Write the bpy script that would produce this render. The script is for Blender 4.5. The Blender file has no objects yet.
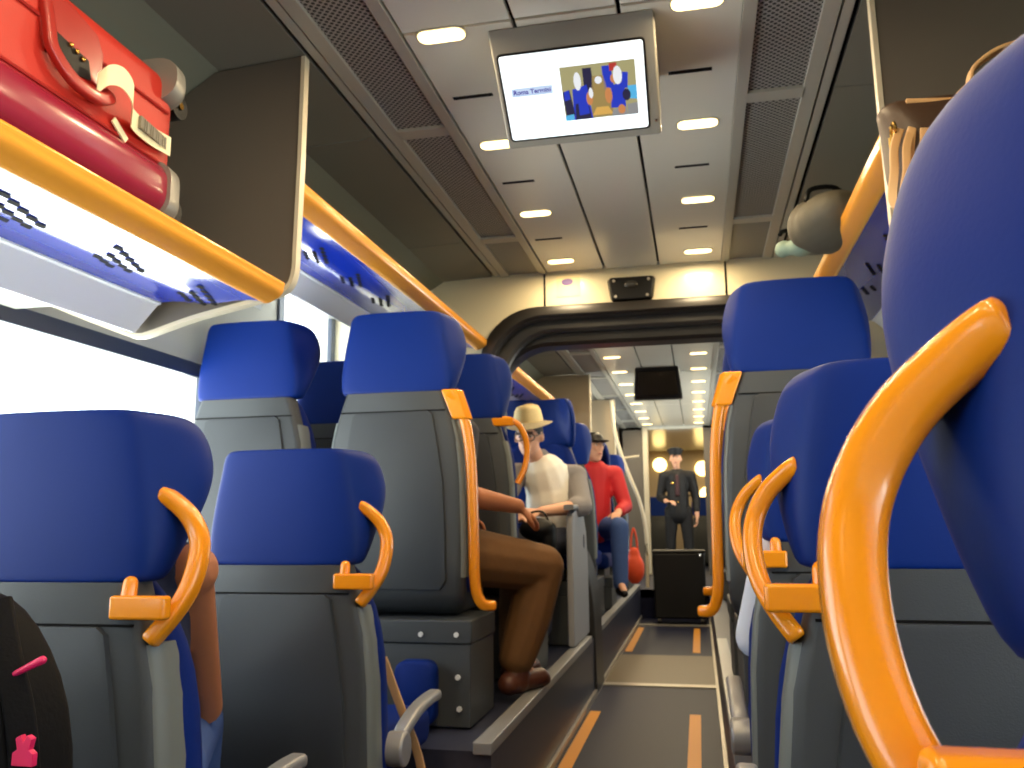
import bpy, bmesh, math, random
from mathutils import Vector, Matrix, Quaternion
random.seed(7)
PI = math.pi
sc = bpy.context.scene
COL = sc.collection
FLOOR, PLAT, CEIL = -0.95, -0.62, 1.25
CX = -0.27                      # middle of the coach

# ------------------------------------------------------------------ materials
def lin(c):
    return tuple((v/12.92 if v <= .04045 else ((v+.055)/1.055)**2.4) for v in [x/255. for x in c])
def mat(name, rgb, rough=.5, metal=0., coat=0., noise=0., nscale=30., bump=0., bscale=200., emit=None, estr=0., spec=.5, sheen=0.):
    m = bpy.data.materials.new(name); m.use_nodes = True
    nt = m.node_tree; b = nt.nodes['Principled BSDF']
    c = lin(rgb)
    b.inputs['Base Color'].default_value = (*c, 1)
    b.inputs['Roughness'].default_value = rough
    b.inputs['Metallic'].default_value = metal
    b.inputs['Coat Weight'].default_value = coat
    b.inputs['Coat Roughness'].default_value = .12
    b.inputs['Specular IOR Level'].default_value = spec
    b.inputs['Sheen Weight'].default_value = sheen
    tc = nt.nodes.new('ShaderNodeTexCoord')
    if noise > 0:
        n = nt.nodes.new('ShaderNodeTexNoise'); n.inputs['Scale'].default_value = nscale; n.inputs['Detail'].default_value = 4
        nt.links.new(tc.outputs['Object'], n.inputs['Vector'])
        mx = nt.nodes.new('ShaderNodeMix'); mx.data_type = 'RGBA'
        mx.inputs['A'].default_value = (*[v*(1-noise) for v in c], 1)
        mx.inputs['B'].default_value = (*[min(1, v*(1+noise)) for v in c], 1)
        nt.links.new(n.outputs['Fac'], mx.inputs['Factor']); nt.links.new(mx.outputs['Result'], b.inputs['Base Color'])
    if bump > 0:
        n2 = nt.nodes.new('ShaderNodeTexNoise'); n2.inputs['Scale'].default_value = bscale; n2.inputs['Detail'].default_value = 2
        nt.links.new(tc.outputs['Object'], n2.inputs['Vector'])
        bp = nt.nodes.new('ShaderNodeBump'); bp.inputs['Strength'].default_value = bump; bp.inputs['Distance'].default_value = .002
        nt.links.new(n2.outputs['Fac'], bp.inputs['Height']); nt.links.new(bp.outputs['Normal'], b.inputs['Normal'])
    if emit:
        b.inputs['Emission Color'].default_value = (*lin(emit), 1); b.inputs['Emission Strength'].default_value = estr
    return m
def grille_mat():
    m = mat('grille_metal', (126, 125, 122), .5, .2)
    nt = m.node_tree; b = nt.nodes['Principled BSDF']
    tc = nt.nodes.new('ShaderNodeTexCoord'); mp = nt.nodes.new('ShaderNodeMapping'); mp.inputs['Scale'].default_value = (72, 72, 72)
    mp.inputs['Rotation'].default_value = (0, 0, PI/4)
    nt.links.new(tc.outputs['Object'], mp.inputs['Vector'])
    vo = nt.nodes.new('ShaderNodeTexVoronoi'); vo.inputs['Randomness'].default_value = 0.; vo.inputs['Scale'].default_value = 1
    vo.voronoi_dimensions = '2D'
    nt.links.new(mp.outputs['Vector'], vo.inputs['Vector'])
    cr = nt.nodes.new('ShaderNodeValToRGB'); cr.color_ramp.elements[0].position = .30; cr.color_ramp.elements[1].position = .42
    cr.color_ramp.elements[0].color = (.022, .021, .02, 1); cr.color_ramp.elements[1].color = (.36, .35, .33, 1)
    nt.links.new(vo.outputs['Distance'], cr.inputs['Fac']); nt.links.new(cr.outputs['Color'], b.inputs['Base Color'])
    return m
def glass_mat():
    m = bpy.data.materials.new('window_glass'); m.use_nodes = True
    nt = m.node_tree; nt.nodes.clear()
    o = nt.nodes.new('ShaderNodeOutputMaterial'); t = nt.nodes.new('ShaderNodeBsdfTransparent'); g = nt.nodes.new('ShaderNodeBsdfGlossy')
    g.inputs['Roughness'].default_value = .02; t.inputs['Color'].default_value = (.95, .98, .97, 1)
    mx = nt.nodes.new('ShaderNodeMixShader'); mx.inputs['Fac'].default_value = .06
    nt.links.new(t.outputs[0], mx.inputs[1]); nt.links.new(g.outputs[0], mx.inputs[2])
    nt.links.new(mx.outputs[0], o.inputs['Surface'])
    return m
M = {}
M['blue']   = mat('blue_leatherette', (2, 36, 110), .5, noise=.06, nscale=8, bump=.06, bscale=260, spec=.16)
M['bluefab']= mat('blue_upholstery', (2, 32, 104), .65, bump=.2, bscale=300, spec=.15)
M['shell']  = mat('grey_seat_shell', (54, 58, 61), .5, noise=.04, nscale=12, bump=.12, bscale=420)
M['shell2'] = mat('grey_seat_panel', (44, 48, 52), .52, noise=.04, nscale=12, bump=.15, bscale=420)
M['trim']   = mat('light_grey_trim', (104, 110, 108), .45)
M['orange'] = mat('orange_plastic', (238, 146, 16), .22, coat=.5)
M['orangelip'] = mat('orange_rack_lip', (240, 160, 55), .2, coat=.35)
M['ceil']   = mat('ceiling_panel', (222, 218, 204), .26, coat=.25, noise=.03, nscale=3)
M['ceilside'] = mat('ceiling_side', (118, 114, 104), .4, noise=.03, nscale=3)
M['frame']  = mat('grille_frame', (178, 174, 162), .4, metal=.15)
M['grille'] = grille_mat()
M['dark']   = mat('dark_gap', (18, 17, 17), .8, spec=.1)
M['rackwall'] = mat('rack_back', (112, 113, 100), .55, noise=.04, nscale=4)
M['divider']= mat('divider_brown_grey', (98, 90, 80), .45, noise=.05, nscale=5)
M['cream']  = mat('cream_edge', (206, 194, 168), .4)
M['wall']   = mat('wall_cream', (206, 202, 186), .4, noise=.03, nscale=4)
M['transom']= mat('transom_cream', (222, 212, 180), .3, coat=.2, noise=.02, nscale=4)
M['beige']  = mat('wall_beige', (150, 134, 110), .5)
M['fargrey'] = mat('far_wall_grey', (96, 88, 78), .5)
M['rackblue'] = mat('rack_blue_gloss', (18, 48, 176), .14, coat=.2)
M['rackwhite'] = mat('rack_white', (246, 247, 248), .4)
M['rubber'] = mat('black_rubber', (34, 31, 29), .4, noise=.1, nscale=20)
M['black']  = mat('black_plastic', (9, 9, 10), .45, spec=.3)
M['floor']  = mat('floor_blue_grey', (17, 21, 46), .5, noise=.25, nscale=60, spec=.22)
M['floorstep'] = mat('platform_floor', (44, 47, 64), .4, noise=.2, nscale=60)
M['stripe'] = mat('orange_floor_stripe', (200, 132, 22), .5)
M['metal']  = mat('brushed_metal', (186, 180, 168), .34, metal=.8)
M['silver'] = mat('silver_plastic', (146, 147, 150), .35, metal=.35)
M['boxgrey'] = mat('pedestal_grey', (66, 69, 71), .45, metal=.1, noise=.04, nscale=8)
M['chrome'] = mat('chrome', (225, 225, 225), .12, metal=1.)
M['threshold'] = mat('threshold_brown', (92, 78, 54), .45, noise=.1, nscale=40)
M['red']    = mat('suitcase_red', (184, 40, 26), .5, noise=.05, nscale=20, bump=.2, bscale=350)
M['maroon'] = mat('suitcase_maroon', (142, 28, 52), .26, coat=.35)
M['redrib'] = mat('suitcase_handle_red', (158, 34, 26), .35, coat=.2)
M['gold']   = mat('gold_metal', (214, 168, 84), .2, metal=1.)
M['paper']  = mat('tag_paper', (232, 220, 176), .6)
M['white']  = mat('white_plain', (235, 235, 232), .5)
M['ink']    = mat('print_grey', (120, 112, 96), .6)
M['greycorner'] = mat('corner_grey', (150, 146, 136), .35, metal=.3)
M['leather'] = mat('brown_leather', (62, 42, 27), .5, noise=.25, nscale=12, bump=.3, bscale=80)
M['tan']    = mat('tan_leather', (206, 162, 110), .5, noise=.08, nscale=20)
M['greybag'] = mat('grey_fabric_bag', (84, 77, 62), .7, noise=.1, nscale=15, bump=.3, bscale=200)
M['olive']  = mat('pale_green_cloth', (150, 170, 150), .7)
M['backpack'] = mat('black_nylon', (6, 6, 9), .7, noise=.15, nscale=25, bump=.4, bscale=160, spec=.15)
M['pink']   = mat('pink_plastic', (222, 36, 96), .35)
M['screen_white'] = mat('screen_white', (240, 250, 255), .4, emit=(238, 248, 255), estr=1.25)
M['tv']     = mat('tv_housing', (150, 148, 140), .4, metal=.1)
M['lamp']   = mat('lamp_diffuser', (255, 235, 190), .4, emit=(255, 226, 160), estr=5.)
M['glass']  = glass_mat()
M['skin_tan'] = mat('skin_tan', (172, 108, 72), .55, noise=.08, nscale=18)
M['skin_fair'] = mat('skin_fair', (222, 168, 138), .55, noise=.05, nscale=18)
M['skin_dark'] = mat('skin_brown', (140, 92, 66), .55)
M['hair']   = mat('dark_hair', (38, 27, 20), .6, noise=.3, nscale=60)
M['trousers'] = mat('brown_trousers', (104, 70, 34), .8, noise=.12, nscale=25, bump=.4, bscale=60)
M['shoe']   = mat('brown_shoe', (84, 44, 30), .45, noise=.15, nscale=20)
M['straw']  = mat('straw_hat', (226, 204, 150), .7, noise=.1, nscale=90, bump=.4, bscale=240)
M['hatband'] = mat('grey_hat_brim', (168, 156, 130), .7, noise=.1, nscale=60)
M['vest']   = mat('cream_vest', (250, 246, 236), .75, bump=.3, bscale=80)
M['greyshirt'] = mat('grey_shirt', (140, 136, 138), .8, noise=.08, nscale=30, bump=.3, bscale=80)
M['jacket_red'] = mat('red_jacket', (196, 30, 38), .65, bump=.3, bscale=60)
M['denim']  = mat('denim', (58, 84, 140), .8, noise=.15, nscale=60)
M['uniform'] = mat('black_uniform', (13, 12, 16), .7, bump=.2, bscale=90)
M['whiteshirt'] = mat('pale_shirt', (214, 222, 240), .7, bump=.2, bscale=60)
M['orangebag'] = mat('orange_bag', (226, 76, 34), .6, bump=.3, bscale=60)
M['glasses'] = mat('dark_glasses_frame', (30, 24, 24), .3)
M['lip']    = mat('lips', (176, 96, 88), .5)
M['eye']    = mat('eye_white', (230, 226, 220), .3)
M['vestlamp'] = mat('vestibule_lamp', (255, 226, 150), .4, emit=(255, 222, 140), estr=6.)
M['purple'] = mat('purple_print', (96, 70, 140), .5)
M['green']  = mat('green_print', (40, 130, 80), .5)
M['redbag'] = mat('dark_red_bag', (140, 44, 34), .55, bump=.3, bscale=60)
def emis(name, rgb, s=1.):
    return mat(name, (10, 10, 10), .5, emit=rgb, estr=s)

# ------------------------------------------------------------------ mesh helpers
class G:
    def __init__(s): s.v = []; s.f = []; s.mi = []
    def add(s, vs, fs, mi=0):
        o = len(s.v); s.v += [tuple(v) for v in vs]; s.f += [tuple(o+i for i in f) for f in fs]; s.mi += [mi]*len(fs); return s
    def quad(s, a, b, c, d, mi=0): return s.add([a, b, c, d], [(0, 1, 2, 3)], mi)
    def box(s, x0, x1, y0, y1, z0, z1, mi=0):
        vs = [(x, y, z) for z in (z0, z1) for y in (y0, y1) for x in (x0, x1)]
        return s.add(vs, [(0, 2, 3, 1), (4, 5, 7, 6), (0, 1, 5, 4), (2, 6, 7, 3), (0, 4, 6, 2), (1, 3, 7, 5)], mi)
    def obox(s, c, ax, ay, az, hx, hy, hz, mi=0):
        c = Vector(c); ax, ay, az = Vector(ax).normalized(), Vector(ay).normalized(), Vector(az).normalized()
        vs = [c+ax*x*hx+ay*y*hy+az*z*hz for z in (-1, 1) for y in (-1, 1) for x in (-1, 1)]
        return s.add(vs, [(0, 2, 3, 1), (4, 5, 7, 6), (0, 1, 5, 4), (2, 6, 7, 3), (0, 4, 6, 2), (1, 3, 7, 5)], mi)
    def loft(s, rings, cap=True, closed=True, mi=0):
        n = len(rings[0]); vs = [v for r in rings for v in r]; fs = []
        for k in range(len(rings)-1):
            for i in range(n if closed else n-1):
                j = (i+1) % n
                fs.append((k*n+i, k*n+j, (k+1)*n+j, (k+1)*n+i))
        if cap and closed:
            fs.append(tuple(reversed(range(n)))); fs.append(tuple((len(rings)-1)*n+i for i in range(n)))
        return s.add(vs, fs, mi)
    def prism(s, pts, f0, f1, mi=0):      # pts 2-D, f0/f1 map a 2-D point to 3-D
        return s.loft([[f0(p) for p in pts], [f1(p) for p in pts]], True, True, mi)
    def tube(s, path, r, n=10, mi=0, cap=True, sect=None, up=(0, 0, 1)):
        path = [Vector(p) for p in path]; rings = []
        for i, p in enumerate(path):
            t = (path[min(i+1, len(path)-1)]-path[max(i-1, 0)]).normalized()
            u = Vector(up); u = (u-t*u.dot(t))
            if u.length < 1e-4: u = Vector((1, 0, 0))-t*t.x
            u.normalize(); w = t.cross(u)
            rr = r[i] if isinstance(r, (list, tuple)) else r
            if sect:
                k = rr
                rings.append([p+w*a*k+u*b*k for a, b in sect])
            else:
                rings.append([p+w*math.cos(2*PI*q/n)*rr+u*math.sin(2*PI*q/n)*rr for q in range(n)])
        return s.loft(rings, cap, True, mi)
    def ell(s, c, r, rot=None, nu=14, nv=9, mi=0):
        c = Vector(c); R = rot or Matrix.Identity(3); vs = [c+R@Vector((0, 0, r[2]))]; fs = []
        for k in range(1, nv):
            th = PI*k/nv
            for i in range(nu):
                ph = 2*PI*i/nu
                vs.append(c+R@Vector((r[0]*math.sin(th)*math.cos(ph), r[1]*math.sin(th)*math.sin(ph), r[2]*math.cos(th))))
        vs.append(c+R@Vector((0, 0, -r[2])))
        for i in range(nu):
            fs.append((0, 1+i, 1+(i+1) % nu))
            for k in range(nv-2):
                a = 1+k*nu+i; b = 1+k*nu+(i+1) % nu
                fs.append((a, a+nu, b+nu, b))
            fs.append((1+(nv-2)*nu+i, len(vs)-1, 1+(nv-2)*nu+(i+1) % nu))
        return s.add(vs, fs, mi)
    def cap(s, a, b, ra, rb, n=12, mi=0):  # tapered capsule
        a, b = Vector(a), Vector(b); t = (b-a); L = t.length
        if L < 1e-6: return s.ell(a, (ra, ra, ra))
        t /= L; u = t.orthogonal().normalized(); w = t.cross(u); rings = []
        for k in range(1, 5):
            an = PI/2*(k/4.); rings.append((a-t*ra*math.cos(an), ra*math.sin(an)))
        for k in range(0, 4):
            an = PI/2*(k/4.); rings.append((b+t*rb*math.sin(an), rb*math.cos(an)))
        R = [[p+(u*math.cos(2*PI*q/n)+w*math.sin(2*PI*q/n))*r for q in range(n)] for p, r in rings]
        return s.loft(R, True, True, mi)
    def disc(s, c, ax, r, h, n=20, mi=0):
        c = Vector(c); ax = Vector(ax).normalized()
        return s.tube([c-ax*h/2, c+ax*h/2], r, n, mi, True, None, ax.orthogonal())

def link(name, me, m, parent=None, smooth=40):
    o = bpy.data.objects.new(name, me); COL.objects.link(o)
    for x in (m if isinstance(m, (list, tuple)) else [m]): me.materials.append(x)
    if parent: o.parent = parent
    if smooth:
        me.shade_smooth()
        me.set_sharp_from_angle(angle=math.radians(smooth))
    return o
def build(name, g, m, parent=None, smooth=40, bevel=0., bseg=2, sub=0, weld=False):
    me = bpy.data.meshes.new(name); me.from_pydata([tuple(v) for v in g.v], [], g.f); me.update()
    for p, k in zip(me.polygons, g.mi): p.material_index = k
    bm = bmesh.new(); bm.from_mesh(me)
    if weld: bmesh.ops.remove_doubles(bm, verts=bm.verts, dist=1e-5)
    bmesh.ops.recalc_face_normals(bm, faces=bm.faces); bm.to_mesh(me); bm.free()
    o = link(name, me, m, parent, 0 if (bevel or sub) else smooth)
    if bevel:
        md = o.modifiers.new('bevel', 'BEVEL'); md.width = bevel; md.segments = bseg; md.limit_method = 'ANGLE'; md.angle_limit = math.radians(35)
        me.shade_smooth()
        md2 = o.modifiers.new('wn', 'WEIGHTED_NORMAL'); md2.keep_sharp = True
    if sub:
        md = o.modifiers.new('sub', 'SUBSURF'); md.levels = sub; md.render_levels = sub; me.shade_smooth()
    return o
def blob(name, g, m, parent=None, voxel=.008, smooth=4):   # one continuous surface out of overlapping shapes
    me = bpy.data.meshes.new(name); me.from_pydata([tuple(v) for v in g.v], [], g.f); me.update()
    bm = bmesh.new(); bm.from_mesh(me); bmesh.ops.recalc_face_normals(bm, faces=bm.faces); bm.to_mesh(me); bm.free()
    o = bpy.data.objects.new(name, me); COL.objects.link(o)
    md = o.modifiers.new('r', 'REMESH'); md.mode = 'VOXEL'; md.voxel_size = voxel; md.use_smooth_shade = True
    if smooth:
        sm = o.modifiers.new('s', 'SMOOTH'); sm.iterations = smooth; sm.factor = .5
    dg = bpy.context.evaluated_depsgraph_get()
    me2 = bpy.data.meshes.new_from_object(o.evaluated_get(dg))
    bpy.data.objects.remove(o); bpy.data.meshes.remove(me)
    me2.name = name
    return link(name, me2, m, parent, 180)
def tag(o, label=None, cat=None, group=None, kind=None):
    if label: o['label'] = label
    if cat: o['category'] = cat
    if group: o['group'] = group
    if kind: o['kind'] = kind
    return o
def empty(name, loc=(0, 0, 0), rz=0., **k):
    o = bpy.data.objects.new(name, None); COL.objects.link(o); o.location = loc; o.rotation_euler = (0, 0, rz); o.empty_display_size = .1
    return tag(o, **k)
def struct(name, g, m, label=None, **k):
    o = build(name, g, m, **k); o['kind'] = 'structure'
    if label: o['label'] = label
    return o
def copy_tree(o, parent=None):
    c = o.copy(); COL.objects.link(c)
    if parent: c.parent = parent
    for ch in list(o.children): copy_tree(ch, c)
    return c
def place_copy(src, loc, rz, label):
    c = copy_tree(src); c.location = loc; c.rotation_euler = (0, 0, rz); c['label'] = label
    return c
def spline(pts, n=6):
    P = [Vector(p) for p in pts]; out = []
    for i in range(len(P)-1):
        p0, p1, p2, p3 = P[max(i-1, 0)], P[i], P[i+1], P[min(i+2, len(P)-1)]
        for k in range(n):
            t = k/n
            out.append(.5*((2*p1)+(-p0+p2)*t+(2*p0-5*p1+4*p2-p3)*t*t+(-p0+3*p1-3*p2+p3)*t**3))
    out.append(P[-1]); return out
def rrect(hx, hy, r, n=4):
    pts = []
    for cx, cy, a0 in ((hx-r, hy-r, 0), (-hx+r, hy-r, PI/2), (-hx+r, -hy+r, PI), (hx-r, -hy+r, 1.5*PI)):
        for k in range(n+1):
            a = a0+PI/2*k/n; pts.append((cx+r*math.cos(a), cy+r*math.sin(a)))
    return pts

# ------------------------------------------------------------------ camera
cd = bpy.data.cameras.new('camera'); cam = bpy.data.objects.new('camera', cd); COL.objects.link(cam); sc.camera = cam
f_px = 850.
cd.sensor_width = 36; cd.lens = f_px/1024*36; cd.clip_start = .02
yv = Vector((187, 138, f_px)).normalized(); zv = Vector((-52, -5284, f_px)).normalized()
zv = (zv-yv*yv.dot(zv)).normalized(); xv = yv.cross(zv)
R = Matrix(((xv[0], -xv[1], -xv[2]), (yv[0], -yv[1], -yv[2]), (zv[0], -zv[1], -zv[2])))
cam.matrix_world = R.to_4x4()
cd.dof.use_dof = True; cd.dof.focus_distance = .75; cd.dof.aperture_fstop = 15

# ================================================================== SETTING
WL, WR = -1.85, 1.27
def mx(x): return 2*CX-x          # mirror about the middle of the coach
Y0, Y1, Y2, Y3, Y4 = -2.2, 4.1, 4.14, 11.4, 15.
# --- floor
g = G(); g.box(WL, WR, Y0, 11.0, FLOOR-.05, FLOOR); struct('floor', g, M['floor'], 'dark blue-grey coach floor')
g = G(); g.box(WL, WR, 8.9, Y4, -.75, -.67); g.box(WL, WR, 8.9, 8.95, FLOOR, -.67); struct('floor_raised', g, M['floor'])
g = G(); g.box(WL, -.61, 2.5, 8.9, FLOOR, PLAT-.025); g.box(.07, WR, 2.5, 8.9, FLOOR, PLAT-.025)
struct('floor_platform', g, M['floorstep'], 'raised platform under the seats')
g = G(); g.box(-.66, -.605, 2.48, 4.85, PLAT-.03, PLAT+.004); g.box(-.66, -.605, 5.35, 8.9, PLAT-.03, PLAT+.004)
g.box(.065, .12, 2.48, 4.85, PLAT-.03, PLAT+.004)
struct('trim_1', g, M['silver'], 'silver edge strip of the raised platform', bevel=.004)
g = G(); g.box(-.612, -.596, 1.0, 8.9, FLOOR, FLOOR+.03); g.box(.055, .07, 1.0, 8.9, FLOOR, FLOOR+.03)
struct('trim_2', g, M['metal'])
g = G()
for x in (-.56, -.062):
    for a, b in ((.9, 4.54), (6.62, 8.1)): g.box(x-.024, x+.03, a, b, FLOOR, FLOOR+.002)
struct('trim_3', g, M['stripe'], 'orange stripes on the aisle floor')
g = G(); g.box(-.596, .055, 5.24, 5.32, FLOOR, FLOOR+.008); g.box(-.596, .055, 8.26, 8.36, FLOOR, FLOOR+.008); struct('trim_4', g, M['metal'])
g = G(); g.add([(-.596, 5.32, FLOOR+.004), (.055, 5.32, FLOOR+.004), (.055, 6.4, FLOOR+.012), (-.596, 6.4, FLOOR+.012)], [(0, 1, 2, 3)]); struct('trim_5', g, M['threshold'])

# --- ceiling: centre panels, grille strips, side soffits, rack back
def shell_part(g, prof, ya, yb, t=.03, mi=0):        # prof in X-Z, thickness outwards (up)
    n = len(prof)
    for i in range(n-1):
        (x0, z0), (x1, z1) = prof[i], prof[i+1]
        d = Vector((x1-x0, z1-z0)).normalized(); nn = Vector((-d.y, d.x))
        if nn.y < 0: nn = -nn
        a = [(x0, ya, z0), (x1, ya, z1), (x1, yb, z1), (x0, yb, z0)]
        b = [(p[0]+nn.x*t, p[1], p[2]+nn.y*t) for p in a]
        g.loft([a, b], True, True, mi)
def coach_ceiling(ya, yb, cuts, name, seams):
    g = G()
    xs = [-.70, -.405, -.14, .165]
    ys = [ya]+[c for c in cuts if ya < c < yb]+[yb]
    gp = .005
    for j in range(len(ys)-1):
        for i in range(3):
            g.box(xs[i]+gp, xs[i+1]-gp, ys[j]+gp, ys[j+1]-gp, CEIL, CEIL+.02)
    struct(name, g, M['ceil'], 'pale grey ceiling panels', bevel=.003)
    g = G(); g.box(-1.0, .47, ya, yb, CEIL+.021, CEIL+.05); struct('ceiling_backing', g, M['dark'])
    g = G()
    for s in (0, 1):
        f = (lambda x: x) if s == 0 else mx
        for a, b, z in ((-.735, -.70, CEIL-.006), (-.935, -.892, CEIL-.006), (-.968, -.94, CEIL-.002)):
            g.box(min(f(a), f(b)), max(f(a), f(b)), ya, yb, z, CEIL+.02)
        k = ya-.15
        for c in seams:
            if ya < c < yb: g.box(min(f(-.90), f(-.73)), max(f(-.90), f(-.73)), c-.03, c+.03, CEIL-.006, CEIL+.02)
    struct('trim_6', g, M['frame'], 'grey frames of the ceiling grilles', bevel=.002)
    g = G()
    for s in (0, 1):
        f = (lambda x: x) if s == 0 else mx
        g.box(min(f(-.90), f(-.73)), max(f(-.90), f(-.73)), ya, yb, CEIL+.004, CEIL+.02)
    struct('ceiling_grille', g, M['grille'], 'perforated grey ventilation strips in the ceiling')
    g = G(); h = G()
    for s in (0, 1):
        f = (lambda x: x) if s == 0 else mx
        w = WL if s == 0 else mx(WL)
        cutys = [ya]+[c for c in seams if ya < c < yb]+[yb]
        for a, b in zip(cutys[:-1], cutys[1:]):
            shell_part(g, [(f(-.982), CEIL), (f(-1.275), CEIL-.01)], a+.003, b-.003)
        ym = min(max(1.96, ya), yb)
        if ym > ya: shell_part(h, [(f(-1.235), CEIL-.003), (f(-1.25), CEIL-.014), (f(-1.40), 1.14), (f(-1.86), .72)], ya, ym)
        shell_part(h, [(f(-1.235), CEIL-.003), (f(-1.25), CEIL-.014), (f(-1.37), 1.165), (f(-1.86), 1.145)], ym, yb)
    struct('ceiling_side', g, M['ceilside']); struct('ceiling_cove', h, M['rackwall'])
coach_ceiling(Y0, Y1, [-.05, 1.92], 'ceiling', [.3, 1.38, 2.46, 3.54])
coach_ceiling(Y2, Y3, [7.1, 9.2], 'ceiling_far', [6.2, 7.3, 8.4, 9.5, 10.6])
# short dark slots between the ceiling lamps
g = G()
for k in range(-2, 4):
    y = 1.94+.657*k+.33
    if y < 4.05:
        for x in (-.60, .03): g.box(x-.06, x+.06, y-.008, y+.008, CEIL-.002, CEIL+.004)
struct('trim_7', g, M['dark'])

# --- side walls with window openings
def side_wall(x, out, name, wins, ya, yb, zt):
    g = G(); xo = x+out*.08
    x0, x1 = min(x, xo), max(x, xo)
    ys = ya
    for (a, b, z0, z1) in wins:
        g.box(x0, x1, ys, a, -1., zt); g.box(x0, x1, a, b, -1., z0); g.box(x0, x1, a, b, z1, zt); ys = b
    g.box(x0, x1, ys, yb, -1., zt)
    struct(name, g, M['wall'])
WINS = [(-2.0, -.25, -.25, .565), (.2, 2.92, -.25, .565), (3.5, 4.085, -.05, 1.085)]
WINR = [(-2.0, -.25, -.25, .565), (.2, 1.9, -.25, .565)]
WIN2 = [(4.4, 5.2, -.05, .8), (7.3, 8.7, -.05, .8), (9.2, 10.6, -.05, .8)]  # first opening is unseen, added to light the hatted passenger
side_wall(WL, -1, 'wall_left', WINS, Y0, Y1, 1.3); side_wall(WR, 1, 'wall_right', WINR, Y0, Y1, 1.3)
side_wall(WL, -1, 'wall_far_left', WIN2, Y2, Y3, 1.3); side_wall(WR, 1, 'wall_far_right', WIN2, Y2, Y3, 1.3)
n = 0
for x, s, W in ((WL, -1, WINS+WIN2), (WR, 1, WINR+WIN2)):
    for (a, b, z0, z1) in W:
        n += 1
        g = G(); fr = .035
        for q in ((a-.02, a+fr, z0, z1), (b-fr, b+.02, z0, z1), (a, b, z0-.02, z0+fr), (a, b, z1-.005, z1+.05)):
            g.box(x-.012, x+.012, q[0], q[1], q[2], q[3])
        o = build('window_%d' % n, g, mat('window_gasket', (58, 66, 82), .35) if n == 1 else bpy.data.materials['window_gasket'], None, bevel=.004)
        o['kind'] = 'structure'; o['label'] = 'coach window in a dark rubber surround'
        gg = G(); gg.box(x+s*.02, x+s*.024, a, b, z0, z1)
        build('pane', gg, M['glass'], o)
# back wall
g = G(); g.box(WL, WR, Y0-.05, Y0, -1., 1.35); struct('wall_back', g, M['wall'])

# --- end wall with the wide arched gangway
def arch_outline(x0, x1, z0, zt, r, n=10):
    p = [(x0, z0), (x0, zt-r)]
    for k in range(1, n): a = PI-PI/2*k/n; p.append((x0+r+r*math.cos(a), zt-r+r*math.sin(a)))
    p.append((x0+r, zt)); p.append((x1-r, zt))
    for k in range(1, n): a = PI/2-PI/2*k/n; p.append((x1-r+r*math.cos(a), zt-r+r*math.sin(a)))
    p += [(x1, zt-r), (x1, z0)]; return p
ax0, ax1, azt, ar = -1.05, .50, 1.075, .30
def end_wall(name, y, t, m):
    A = arch_outline(ax0, ax1, FLOOR, azt, ar)
    g = G()
    outer = []
    for (x, z) in A:
        if z >= azt-1e-6: outer.append((x, 1.30))
        elif x < CX: outer.append((WL, 1.30 if z > azt-ar+.02 and False else z))
        else: outer.append((WR, z))
    # left slab, right slab, top slab with the curved corners
    iL = [p for p in A if p[0] <= ax0+ar+1e-6 and p[0] < CX]
    iR = [p for p in A if p[0] >= ax1-ar-1e-6 and p[0] > CX]
    for pts, w in ((iL, WL), (list(reversed(iR)), WR)):
        poly = pts+[(pts[-1][0], 1.30), (w, 1.30), (w, FLOOR)]
        g.prism(poly, lambda p: (p[0], y, p[1]), lambda p: (p[0], y+t, p[1]))
    g.box(ax0+ar, ax1-ar, y, y+t, azt, 1.30)
    return struct(name, g, m, 'cream end wall above the gangway arch', smooth=20)
end_wall('wall_front', Y1, .04, M['transom'])
# seams and fittings on the end wall
g = G(); g.box(-.716, -.706, Y1-.003, Y1+.01, azt, 1.25); g.box(.172, .182, Y1-.003, Y1+.01, azt, 1.25); struct('trim_8', g, M['dark'])
# gangway ring and bellows (dark rubber)
ring = empty('gangway_surround', (CX, Y1, FLOOR), label='black rubber gangway arch at the end of the coach', cat='gangway')
def ringloft(steps, name, m):
    g = G(); rings = []
    for (y, ins) in steps:
        rings.append([(x-CX, y-Y1, z-FLOOR) for x, z in arch_outline(ax0+ins, ax1-ins, FLOOR, azt-ins, max(.05, ar-ins*.3))])
    g.loft(rings, False, False); return build(name, g, m, ring, smooth=35)
ringloft([(Y1-.005, -.002), (Y1-.025, .004), (Y1-.034, .02), (Y1-.034, .05), (Y1-.02, .062), (Y1+.03, .064), (Y1+.035, .05), (Y1+.06, .05)], 'rim', M['rubber'])
ringloft([(Y1+.06, .05), (Y1+.06, .10), (Y1+.075, .112), (Y1+.12, .112), (Y1+.135, .10), (Y1+.135, .085)], 'bellows', mat('bellows_grey', (58, 56, 54), .4))
g = G(); rings = []
for (y, i_) in [(Y1+.02, .0), (Y1+.135, .085), (Y1+.14, .118), (Y1+.16, .13), (Y1+.28, .13), (Y1+.29, .118), (Y1+.29, -.02), (Y1+.04, -.02)]:
    rings.append([(x-CX, y-Y1, z-FLOOR) for x, z in arch_outline(ax0+i_*.5, ax1-i_*.5, FLOOR, azt-i_*1.3, max(.06, ar-i_*.3))])
g.loft(rings, False, False); build('inner_rim', g, M['rubber'], ring, smooth=35)
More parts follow.
